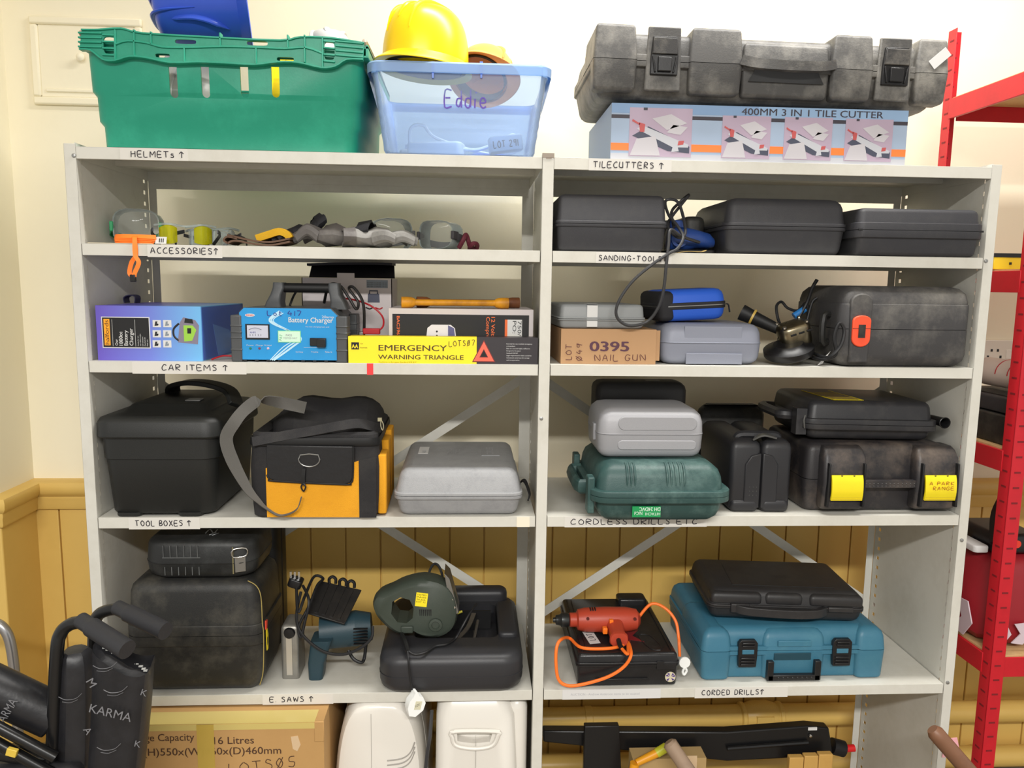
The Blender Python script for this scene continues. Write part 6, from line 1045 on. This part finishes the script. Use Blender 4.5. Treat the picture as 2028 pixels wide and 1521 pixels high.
# ================================================================ on the floor under the shelving
def floor_things():
    PK = mat('kraft_board', (186, 146, 92), .75, dirt=((170, 130, 78), .4, 10)); TP = mat('clear_yellow_tape', (200, 180, 108), .3); PT = mat('brown_box_print', (78, 52, 36), .6)
    o = Vector((-.722, -.068, .0005)); w = .468; d = .42; h = .546; t = thing('cardboard_box', 'large taped cardboard carton on the floor, printed with litres and dimensions', 'box', o)
    b = MB(); b.box(-w/2, 0, 0, w/2, d, h, PK); F = FRONT(0); g = fl(t)
    u, v = g(300, 1463); b.text('Storage Capacity', F, g(376, 1463)[0]-.150, v-.006, .0185, PT, w=.160, bold=.006); u, v = g(424, 1472); b.text('16 Litres', F, u, v-.002, .0185, PT, w=g(503, 1470)[0]-u, bold=.006)
    u, v = g(285, 1491); b.text('(H)550x(W)460x(D)460mm', F, u, v-.007, .0185, PT, w=g(557, 1491)[0]-u, bold=.006, ang=-.2); u, v = g(456, 1532); b.ink('LOTS/5', F, u, v, .024, PT, w=.15, pen=.0011, ang=6)
    bo = b.build('carton', t, bev=.002)
    m = MB(); m.box(-w/2-.0004, -.0008, h-.016, w/2-.02, .0002, h-.002, TP); m.box(-w/2, -.0004, h-.001, w/2-.02, .05, h+.0006, TP); u0, u1 = g(390, 1460)[0], g(424, 1460)[0]; m.box(u0, -.0010, .30, u1, .0002, h-.002, mat('amber_tape', (202, 172, 78), .25, alpha=.75)); m.build('packing_tape', t)
    m = MB(); u, v = g(585, 1470); m.prism([(u-.010, v+.014), (u+.006, v+.016), (u+.012, v-.006), (u+.004, v-.022), (u-.006, v-.016)], 0, .0008, mat('torn_board', (206, 178, 142), .8), M=F); m.build('torn_patch', t)
    m = MB(); m.box(w/2-.022, -.001, h-.05, w/2+.001, .004, h+.0008, PK); m.build('corner_flap', t, bev=.002)
    # white machine housings
    WH = mat('glossy_white_plastic', (222, 218, 210), .22, coat=.2)
    o = Vector((-.370, -.006, .0005)); w = .230; d = .34; h = .556; t = thing('white_appliance', 'white plastic appliance with a rounded top and curved grooves, beside the carton', 'appliance', o)
    m = MB(); n = 24; R_ = []
    def arch(k, y, top): return [(w/2*k*math.copysign(abs(math.cos(a))**.55, math.cos(a)), y, top*math.sin(a)**.45 if a not in (0, math.pi) else 0) for a in [math.pi*i/n for i in range(n+1)]]
    m.loft([arch(.80, .0, h-.022), arch(.90, .004, h-.012), arch(.97, .02, h-.002), arch(.99, .08, h), arch(.99, d, h)], WH); m.build('housing', t)
    m = MB(); m.loft([arch(.995, .10, h+.001), arch(1.0, .115, h+.002), arch(1.0, .16, h+.002), arch(.995, .17, h+.001)], WH); m.build('rear_shell', t)
    SEAM = mat('grey_seam', (158, 154, 148), .5); m = MB(); m.box(-.018, -.0012, .0, -.0172, .002, h-.03, SEAM); m.build('seam_line', t)
    for k in range(3): m = MB(); m.tube([(.020, -.001, .405-.012*k), (.055, -.001, .410-.012*k), (.075, .0, .424-.012*k), (.086, .001, .45-.012*k)], .0016, SEAM, sm=4); m.build('groove', t)
    o = Vector((-.133, -.012, .0005)); w = .206; h = .552; t = thing('white_appliance', 'white plastic appliance with a recessed carry handle, next to the centre post', 'appliance', o)
    m = MB(); m.shell([(0, w, .32, .03, 0, .16), (h*.5, w, .32, .03, 0, .16), (h*.92, w-.014, .31, .035, -.004, .16), (h-.006, w-.03, .28, .04, -.008, .17), (h, w-.05, .25, .04, -.01, .18)], WH); bo = m.build('housing', t)
    c = MB(); g = fl(t); pts = [g(905, 1452), g(976, 1452), g(970, 1471), g(938, 1474), g(906, 1470)]; c.prism([(a, b_) for a, b_ in pts], -.03, .03, WH, M=FRONT(0)); cut(bo, c)
    m = MB(); P = [g(900, 1448), g(982, 1448), g(986, 1456), g(974, 1476), g(940, 1482), g(904, 1476), g(896, 1460)]; m.tube([(u, -.001, v) for u, v in P], .0052, WH, sm=4, closed=True); m.build('handle_rim', t)
    m = MB(); m.rbox(.05, .30, 0, .545, .022, .002, .03, WH, x=w/2-.004, y=.03); m.build('side_shell', t); m = MB(); m.box(-.004, -.0008, 0, -.0034, .002, h*.85, SEAM); m.build('seam_line', t)
    t = thing('lead', 'grey-black mains lead hanging down between the two white appliances', 'cable', (-.25, -.012, .0)); m = MB(); m.tube([(.006, .03, .52), (.003, 0, .47), (-.004, -.002, .42), (-.012, 0, .3), (-.01, 0, .005)], .0045, mat('grey_black_cable', (52, 52, 54), .5), sm=5); m.build('lead', t)
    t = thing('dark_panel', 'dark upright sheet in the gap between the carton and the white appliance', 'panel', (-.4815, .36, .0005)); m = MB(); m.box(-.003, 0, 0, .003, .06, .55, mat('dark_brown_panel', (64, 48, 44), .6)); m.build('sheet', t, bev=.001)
    # black folding stand and tools, right bay
    BS = mat('black_painted_steel', (22, 22, 23), .3, bump=(100, .05)); y = .17; o = Vector((.5, y, 0.0005)); t = thing('folding_stand', 'black folding tool stand with a long beam lying under the lower right shelf', 'stand', o)
    def C(px, py, yy): q = at(px, py, yy)-o; return Vector((q.x, q.y, q.z))
    a0, a1, b0, b1 = C(1076, 1436, y), C(1076, 1452, y), C(1500, 1440, y), C(1500, 1490, y)
    R_ = []
    for xa, ya, xb, yb in ((1076, 1448, 1076, 1470), (1440, 1450, 1440, 1508), (1600, 1438, 1600, 1500), (1642, 1442, 1650, 1490)): a, b = C(xa, ya, y), C(xb, yb, y); R_.append([(a.x, 0, a.z), (b.x, 0, b.z), (b.x, .03, b.z), (a.x, .03, a.z)])
    m = MB(); m.loft(R_, BS); m.build('beam', t, bev=.004)
    m = MB(); p, q = C(1440, 1482, y-.006), C(1600, 1470, y-.006); m.tube([p, p.lerp(q, .5), q], .006, BS); m.build('beam_groove', t)
    m = MB(); p = C(1604, 1456, y); m.at(p.x, -.002, p.z, rx=90).lathe([(.0055, 0), (.004, .004), (.001, .005)], CHROME, 14); m.build('bolt', t); m = MB(); p, q = C(1600, 1446, y), C(1618, 1440, y); m.box(p.x, -.0015, p.z, q.x, .001, q.z, PAPERW); m.build('label', t)
    m = MB(); p = C(1660, 1492, y); m.cyl((p.x-.01, .02, p.z+.01), (p.x+.024, .02, p.z), .022, BLACKP); m.build('knob', t); m = MB(); m.cyl((p.x+.018, .02, p.z), (p.x+.055, .02, p.z+.002), .010, mat('red_grip', (206, 30, 34), .4)); m.build('red_grip', t)
    m = MB(); p, q = C(1158, 1438, y-.03), C(1226, 1438, y-.03); m.prism([(p.x, 0), (q.x+.03, 0), (q.x, p.z), (p.x, p.z)], .0, .02, BS, M=FRONT(-.012)); m.build('end_plate', t, bev=.002)
    for x in (-.30, .33): m = MB(); m.cyl((x, .03, .0), (x, .03, .33), .014, BS); m.build('leg', t)
    GB = mat('pine_boards', (198, 156, 84), .6, dirt=((170, 124, 62), .4, 20)); t = thing('timber_board', 'short pale pine boards leaning under the black stand beam', 'timber', (at(1604, 1500, .13).x, .13, .0005)); m = MB(); [m.box(-.055+.04*k, .0, 0, -.017+.04*k, .018, .262+.006*k, GB) for k in range(0)]
    m = MB(); m.box(-.055, 0, 0, -.016, .018, at(1580, 1501, .13).z, GB); m.build('board', t, bev=.002); m = MB(); m.box(-.014, 0, 0, .024, .018, at(1604, 1498, .13).z, GB); m.build('board', t, bev=.002); m = MB(); m.box(.026, 0, 0, .064, .018, at(1630, 1495, .13).z, GB); m.build('board', t, bev=.002)
    t = thing('cardboard_box', 'low brown carton on the floor behind the wooden tool handle', 'box', (at(1320, 1500, .14).x, .10, .0005)); m = MB(); m.box(-.10, 0, 0, .095, .05, at(1320, 1486, .10).z-.024, mat('kraft_board2', (176, 148, 100), .7)); m.box(.04, -.001, .28, .07, .001, .33, mat('torn_board', (206, 178, 142), .8)); m.build('carton', t)
    HW = mat('worn_ash_handle', (150, 128, 108), .5, dirt=((96, 80, 68), .6, 30)); t = thing('wooden_shaft', 'pale worn wooden tool handle standing in front of the black stand', 'handle', (at(1395, 1560, -.02).x, -.02, .0005)); p = at(1325, 1470, .02)-t.location; q = at(1385, 1560, -.02)-t.location; dr = (q-p); e = p+dr*(p.z/(-dr.z)) if dr.z else q; e.z = .0135
    m = MB(); m.tube([p+(p-q).normalized()*.002, p-(p-q).normalized()*.004, p-(p-q).normalized()*.05, Vector((e.x, e.y, e.z))], lambda k: .0185 if k > .05 else .012, HW, n=14); m.build('shaft', t)
    YC = mat('amber_plastic', (222, 152, 30), .4); p, q = at(1262, 1516, .06), at(1300, 1492, .08); t = thing('spirit_clamp', 'amber and yellow plastic tool tip, left of the pale wooden handle', 'tool', (p.x, .07, .0005)); m = MB(); m.cyl((0, 0, p.z), (q.x-p.x, .01, q.z), .009, YC, r2=.011); m.cyl((q.x-p.x, .01, q.z), ((q.x-p.x)*1.5, .014, q.z+.014), .012, mat('lime_tip', (190, 190, 50), .4)); m.build('tip', t); m = MB(); m.cyl((-.004, 0, p.z), (-.05, -.01, .008), .012, YC); m.build('shaft', t)
    HB = mat('brown_wood_handle', (120, 84, 62), .45, dirt=((76, 50, 38), .6, 24)); p = at(1850, 1448, -.12); q = at(1945, 1560, -.16); t = thing('wooden_shaft', 'brown wooden tool handle leaning against the right hand post', 'handle', (q.x, q.y, .0005)); P = p-t.location; Q = q-t.location; dr = Q-P; e = P+dr*(P.z/(-dr.z)); e.z = .014; m = MB(); nn = (P-Q).normalized(); m.tube([P+nn*.006, P-nn*.004, P-nn*.02, Vector((e.x, e.y, e.z))], lambda k: .019 if k > .02 else .013, HB, n=14); m.build('shaft', t)
    PN = mat('pink_paper', (236, 172, 180), .6); a, c = at(1862, 1462, -.006), at(1902, 1500, -.006); t = thing('pink_note', 'pink paper note stuck to the foot of the right hand post', 'paper', ((a.x+c.x)/2, -.004, c.z)); m = MB(); hh = a.z-c.z; m.prism([(-.018, 0), (.030, .004), (.016, hh), (-.016, hh*.95)], 0, .0012, PN, M=FRONT(0)); m.build('note', t)
floor_things()
# ================================================================ red boltless rack on the right
def red_rack():
    t = thing('boltless_rack', 'red boltless steel rack with chipboard shelves at the right edge', 'rack', (1.146, .0, 0.0005), .9); HOL = mat('slot_shadow', (120, 20, 28), .6)
    def upright(y, top, nm, flip=1):
        m = MB(); th = .002; a = .036; zs = [0]; z = .05
        m.box(0, y, 0, a, y+th, top, RED) if flip == 1 else m.box(0, y+a-th, 0, a, y+a, top, RED); m.box(0, y, 0, th, y+a, top, RED); up = m.build('upright', t, bev=.0006)
        m = MB(); k = 0
        while z < top-.03:
            m.box(.010, y-.0006, z, .026, y+.0004, z+.0045, HOL) if flip == 1 else m.box(.010, y+a-th-.0006, z, .026, y+a-th+.0004, z+.0045, HOL); m.box(-.0006, y+.010, z, .0004, y+.026, z+.0045, HOL); z += .038
        stuff(m.build('keyhole_slots', up))
    upright(0, 2.32, 'near'); upright(.355, at(1876, 58, .37).z, 'far', -1)
    t2 = t
    for i, zb in enumerate((2.04, 1.575, 1.140, .618)):
        m = MB(); m.box(.002, .03, zb-.028, .006, .365, zb+.024, RED); m.box(-.002, .03, zb-.028, .004, .36, zb+.024, RED); m.build('side_beam', t, bev=.001)
        m = MB(); m.box(.034, .003, zb-.028, .9, .007, zb+.024, RED); m.build('front_beam', t, bev=.001); m = MB(); m.box(.034, .376, zb-.028, .9, .381, zb+.024, RED); m.build('rear_beam', t, bev=.001)
        m = MB(); m.box(.006, .008, zb+.012, .9, .374, zb+.028, WOODB); m.build('shelf_board', t)
    for yy in (.0, .355): m = MB(); m.box(.864, yy, 0, .9, yy+.002, 2.32, RED); m.box(.898, yy, 0, .9, yy+.036, 2.32, RED); m.build('upright', t, bev=.0006)
    x0 = 1.15
    zt = 1.575+.0285
    t = thing('spirit_level', 'yellow spirit level lying on the red rack beside the grey shelving', 'level', (at(1968, 520, .13).x+.06, .13, zt+.0005)); m = MB(); m.box(-.06, 0, 0, .5, .022, .030, mat('level_yellow', (240, 206, 40), .4)); m.build('body', t, bev=.002); m = MB(); m.box(-.062, -.001, .031, .5, .024, .040, BLACKP); m.build('black_edge', t); m = MB(); [m.box(x, -.0015, .012, x+.006, .001, .018, BLACKP) for x in (-.02, .02)]; m.build('rivet', t)
    zt = 1.140+.0288
    t = thing('tool_case', 'black slotted power tool tray on the red rack, right of the grey shelving', 'case', (x0+.085, .03, zt)); m = MB(); m.rbox(.13, .30, 0, .075, .012, .006, .006, CASE_G); m.build('body', t); m = MB(); m.rbox(.115, .28, .078, .120, .01, .004, .01, CASE); m.build('tray', t); m = MB(); m.box(-.055, -.004, .122, .055, .02, .128, STEEL); m.box(-.05, .0, .118, .05, .26, .122, CASE_G); m.build('steel_rail', t)
    WR = mat('white_roll', (226, 214, 206), .6); t = thing('paper_roll', 'white roll printed with red arcs on top of the black tray on the red rack', 'roll', (x0+.10, .06, zt+.1285)); m = MB(); m.at(0, 0, .038, rx=-90).lathe([(.001, 0), (.036, 0), (.0375, .004), (.0375, .2), (.001, .2)], WR, 28); m.at(); RA = mat('red_arc_print', (196, 60, 66), .5)
    for yy in (.03, .075, .12): m.tube([(.038*math.cos(a), yy, .038+.038*math.sin(a)) for a in [math.pi*k/12 for k in range(13)]], .002, RA, flat=.3, n=6)
    m.build('roll', t)
    zt = .618+.0285
    BG = mat('red_nylon_bag', (150, 30, 40), .5, dirt=((120, 22, 32), .5, 8), bump=(14, .6)); t = thing('nylon_bag', 'dark red nylon bag with white chevrons on the red rack', 'bag', (x0+.14, .02, zt)); m = MB(); R_ = []
    for zz, k in ((0, .9), (.02, 1.02), (.08, 1.04), (.16, .98), (.22, .88), (.235, .78)): R_.append([(-.0+.15*k*c_, .17+.15*k*s_, zz+.012*math.sin(3*i)) for i, (c_, s_) in enumerate([(math.copysign(abs(math.cos(6.28318*q/20))**.6, math.cos(6.28318*q/20)), math.copysign(abs(math.sin(6.28318*q/20))**.6, math.sin(6.28318*q/20))) for q in range(20)])])
    m.loft(R_, BG); m.build('body', t, sub=1)
    CW = mat('white_chevron', (206, 190, 198), .6); F = FRONT(.0095)
    for k in range(2): m = MB(); u = -.128+.052*k; m.prism([(u, .022), (u+.030, .018), (u+.050, .045), (u+.034, .075), (u+.004, .072), (u+.022, .046)], 0, .003, CW, M=F); m.build('chevron', t)
    for k in range(2): m = MB(); m.prism([(.0+.085*k, .012), (.045+.085*k, .006), (.075+.085*k, .05), (.052+.085*k, .10), (.008+.085*k, .096), (.034+.085*k, .052)], 0, .003, CW, M=LEFT(-.1585) @ Matrix.Translation((-.20, .01, 0))); m.build('chevron', t)
    t = thing('power_tool', 'black tool with a red button lying in the red nylon bag', 'power tool', (x0+.10, .14, zt+.2365)); m = MB(); m.rbox(.13, .16, 0, .05, .02, .008, .014, BLACKP, y=-.06); m.build('body', t); m = MB(); m.strap([(-.06, -.06, .03), (-.02, 0, .09), (.06, .06, .15)], .026, .02, BLACKP, side=(0, 1, 0)); m.build('arm', t); m = MB(); m.cyl((-.01, -.062, .028), (-.01, -.066, .028), .010, mat('red_button', (226, 60, 40), .4)); m.build('button', t); m = MB(); m.rbox(.04, .10, -.0, .018, .01, .002, .004, PAPERW, x=-.09, y=-.05); m.build('white_edge', t)
    a, c = at(1950, 672, WALL), at(1988, 728, WALL); t = thing('wall_socket', 'white electrical socket plate on the wall behind the red rack', 'socket', ((a.x+c.x)/2+.03, WALL-.0005, c.z)); m = MB(); m.box(-.075, -.010, 0, .06, .0, .085, mat('socket_white', (232, 226, 214), .4)); m.build('plate', t, bev=.002); m = MB(); [m.box(x, -.0112, zz, x+.006, -.0095, zz+.008, BLACK) for x, zz in ((-.06, .03), (-.05, .05), (-.04, .022), (-.02, .03), (-.03, .05))]; m.build('pin_hole', t); m = MB(); [m.box(x, -.0125, .028, x+.016, -.0095, .056, mat('socket_switch', (238, 234, 226), .4)) for x in (.0, .020)]; m.build('switch', t, bev=.001)
red_rack()
# ================================================================ wheelchair and walking frame, left foreground
def wheelchair():
    KB = mat('black_vinyl_fabric', (26, 26, 29), .42, dirt=((44, 44, 48), .5, 30), bump=(40, .5)); KL = mat('grey_lettering', (112, 112, 116), .6); TB = mat('black_tube', (20, 20, 21), .3); GR = mat('dark_grip_rubber', (40, 40, 43), .5, bump=(500, .1))
    y = -.35; o = Vector((-.84, y, .0005)); t = thing('wheelchair', 'folded black wheelchair with grey patterned upholstery in the left foreground', 'wheelchair', o)
    def C(px, py, yy): q = at(px, py, yy)-o; return Vector((q.x, q.y, q.z))
    for nm, P, ga, gb in (('near', [C(94, 1700, -.37), C(104, 1480, -.36), C(112, 1300, -.355), C(120, 1255, -.35), C(140, 1236, -.352), C(165, 1232, -.36)], C(160, 1228, -.36), C(252, 1287, -.42)), ('far', [C(180, 1700, -.24), C(184, 1400, -.24), C(186, 1260, -.24), C(192, 1222, -.24), C(212, 1209, -.245), C(236, 1206, -.25)], C(232, 1203, -.25), C(328, 1250, -.31))):
        P = [Vector((P[0].x, P[0].y, .02))]+P
        m = MB(); m.tube(P, .0118, TB, n=12, sm=5); m.build('push_handle', t)
        d = (gb-ga); m = MB(); m.tube([ga, ga+d*.05, ga+d*.2, ga+d*.24, ga+d*.27, ga+d*.6, ga+d*.97, gb], lambda k: (.0145 if k < .3 else .0192 if k < .36 else .0172), GR, n=16); m.build('grip', t)
    # folded backrest upholstery: front and back folds
    m = MB(); R_ = []
    for (xl, xr, py, yb) in ((118, 178, 1284, -.33), (114, 186, 1300, -.335), (110, 190, 1400, -.34), (106, 186, 1521, -.345), (100, 176, 1800, -.35)):
        a, b = C(xl, py, yb), C(xr, py, yb); R_.append([(a.x, a.y+.02, a.z), (a.x+.006, a.y-.016, a.z), ((a.x*.6+b.x*.4), a.y-.028, a.z), (b.x-.006, b.y-.018, b.z), (b.x, b.y+.02, b.z), ((a.x+b.x)/2, a.y+.035, a.z)])
    m.loft(R_, KB, True, True); m.build('backrest_fold', t, sub=1)
    m = MB(); R_ = []
    for dy, prof in ((0, [(178, 1292), (200, 1308), (232, 1332), (264, 1344), (290, 1338), (298, 1324)]), (1, [(176, 1400), (200, 1405), (232, 1412), (262, 1416), (282, 1412), (294, 1404)]), (2, [(168, 1521), (192, 1525), (222, 1530), (252, 1532), (270, 1528), (280, 1521)]), (3, [(150, 1800)]*1+[(180, 1800), (200, 1800), (220, 1800), (236, 1800), (246, 1800)])):
        front = [C(px, py, -.37-.03*math.sin(i/5*math.pi)) for i, (px, py) in enumerate(prof)]; back = [p+Vector((.0, .045 if 0 < i < 5 else .02, .018 if dy == 0 else 0)) for i, p in enumerate(front)]
        R_.append(front+list(reversed(back)))
    m.loft(R_, KB, False, True); m.loft([[p+(Vector((0, .012, -.03))) if k else p for p in R_[0]] for k in (0, 1)], KB, False, True); m.build('backrest_panel', t, sub=1)
    m = MB(); Pm = [C(210, 1285, -.34), C(240, 1300, -.34), C(275, 1316, -.345), C(292, 1330, -.35)]; m.strap(Pm, .012, .01, KB, side=(0, 1, 0)); [m.box(p.x-.004, p.y-.008, p.z+.004, p.x+.003, p.y-.004, p.z+.0065, mat('white_stitch', (180, 180, 176), .6)) for p in crom(Pm, 3)]; m.build('stitched_hem', t)
    # upholstery lettering
    def word(s, px, py, yy, hgt, ang, w=None):
        p = C(px, py, yy); m.text(s, FRONT(p.y), p.x, p.z, hgt, KL, w=w, n=.0004, ang=ang)
    for a in (('KARMA', 176, 1410, -.4035, .0175, -16, .075), ('M', 170, 1350, -.39, .016, -60), ('K', 278, 1376, -.392, .013, -20), ('A', 164, 1445, -.39, .014, -60), ('K', 266, 1478, -.395, .013, -15)): m = MB(); word(*a); m.build('printed_letters', t)
    for (px, py, yy) in ((205, 1366, -.4035), (192, 1480, -.4035), (116, 1380, -.366), (184, 1318, -.398)): p = C(px, py, yy); m = MB(); m.tube([p, p+Vector((.012, 0, -.006)), p+Vector((.03, 0, -.004)), p+Vector((.042, 0, .006))], .0009, KL, sm=4, flat=.5); m.tube([p+Vector((.006, 0, -.010)), p+Vector((.02, 0, -.012)), p+Vector((.034, 0, -.006))], .0007, KL, sm=4, flat=.5); m.build('printed_swirl', t)
    # arm pad roll, frame and reflector
    a, b = C(-70, 1335, -.36), C(112, 1420, -.33); m = MB(); m.cyl(a, b, .040, KB, 20); m.build('arm_pad', t, bev=.004); m = MB(); q = a.lerp(b, .55); m.text('KARMA', FRONT(q.y-.041), q.x-.004, q.z-.034, .016, KL, w=.06, ang=58, n=.0004); m.build('pad_lettering', t)
    for p, q, r in ((C(-40, 1420, -.40), C(110, 1500, -.39), .010), (C(-40, 1452, -.40), C(100, 1530, -.39), .010), (C(60, 1365, -.30), C(96, 1385, -.30), .014), (C(-40, 1480, -.38), C(120, 1510, -.34), .016)): m = MB(); m.cyl(p, q, r, TB); m.build('frame_tube', t)
    m = MB(); p, q = C(16, 1480, -.41), C(36, 1500, -.41); m.M = Matrix.Translation(p) @ Matrix.Rotation(math.radians(18), 4, 'Y'); m.box(0, -.004, -.014, .018, .004, .0, mat('amber_reflector', (206, 176, 70), .3)); m.build('reflector', t, bev=.001)
    m = MB(); p = C(-60, 1560, -.36); m.box(p.x, -.04, .3, C(170, 1560, -.36).x, .06, C(60, 1505, -.36).z, KB); m.build('seat_fold', t, bev=.02)
    for x, yy in ((-.10, .0), (-.10, .10)): m = MB(); R0 = .15; m.at(x-.03, yy+.02, R0+.012, rx=90, rz=70).tube([(R0*math.cos(6.28318*k/32), R0*math.sin(6.28318*k/32), 0) for k in range(32)], .012, BLACKR, closed=True); m.build('wheel', t)
    # walking frame tube at the left edge
    CH = mat('satin_aluminium', (176, 176, 178), .3, metal=.9); y2 = .06; o2 = Vector((at(20, 1300, y2).x, y2, .0005)); t = thing('walking_frame', 'silver tubular walking frame against the left wall, partly cut off', 'walking frame', o2)
    def D(px, py, yy): q = at(px, py, yy)-o2; return Vector((q.x, q.y, q.z))
    lo = D(34, 1420, y2); m = MB(); m.tube([Vector((lo.x-.10, lo.y, .02)) if False else Vector((lo.x, lo.y, .0)), lo, D(30, 1345, y2), D(22, 1280, y2), D(10, 1248, y2), D(-14, 1232, y2), D(-60, 1228, y2), D(-120, 1240, y2)], .012, CH, n=14, sm=5); m.build('tube', t); m = MB(); p = D(35, 1352, y2); m.box(p.x-.014, p.y-.016, p.z-.02, p.x+.012, p.y+.014, p.z+.004, mat('yellow_clip', (226, 196, 40), .5)); m.build('clip', t, bev=.002)
    m = MB(); q = D(-120, 1240, y2); m.cyl((q.x, q.y, q.z), (q.x, q.y, 0), .012, CH); m.build('tube', t)
wheelchair()
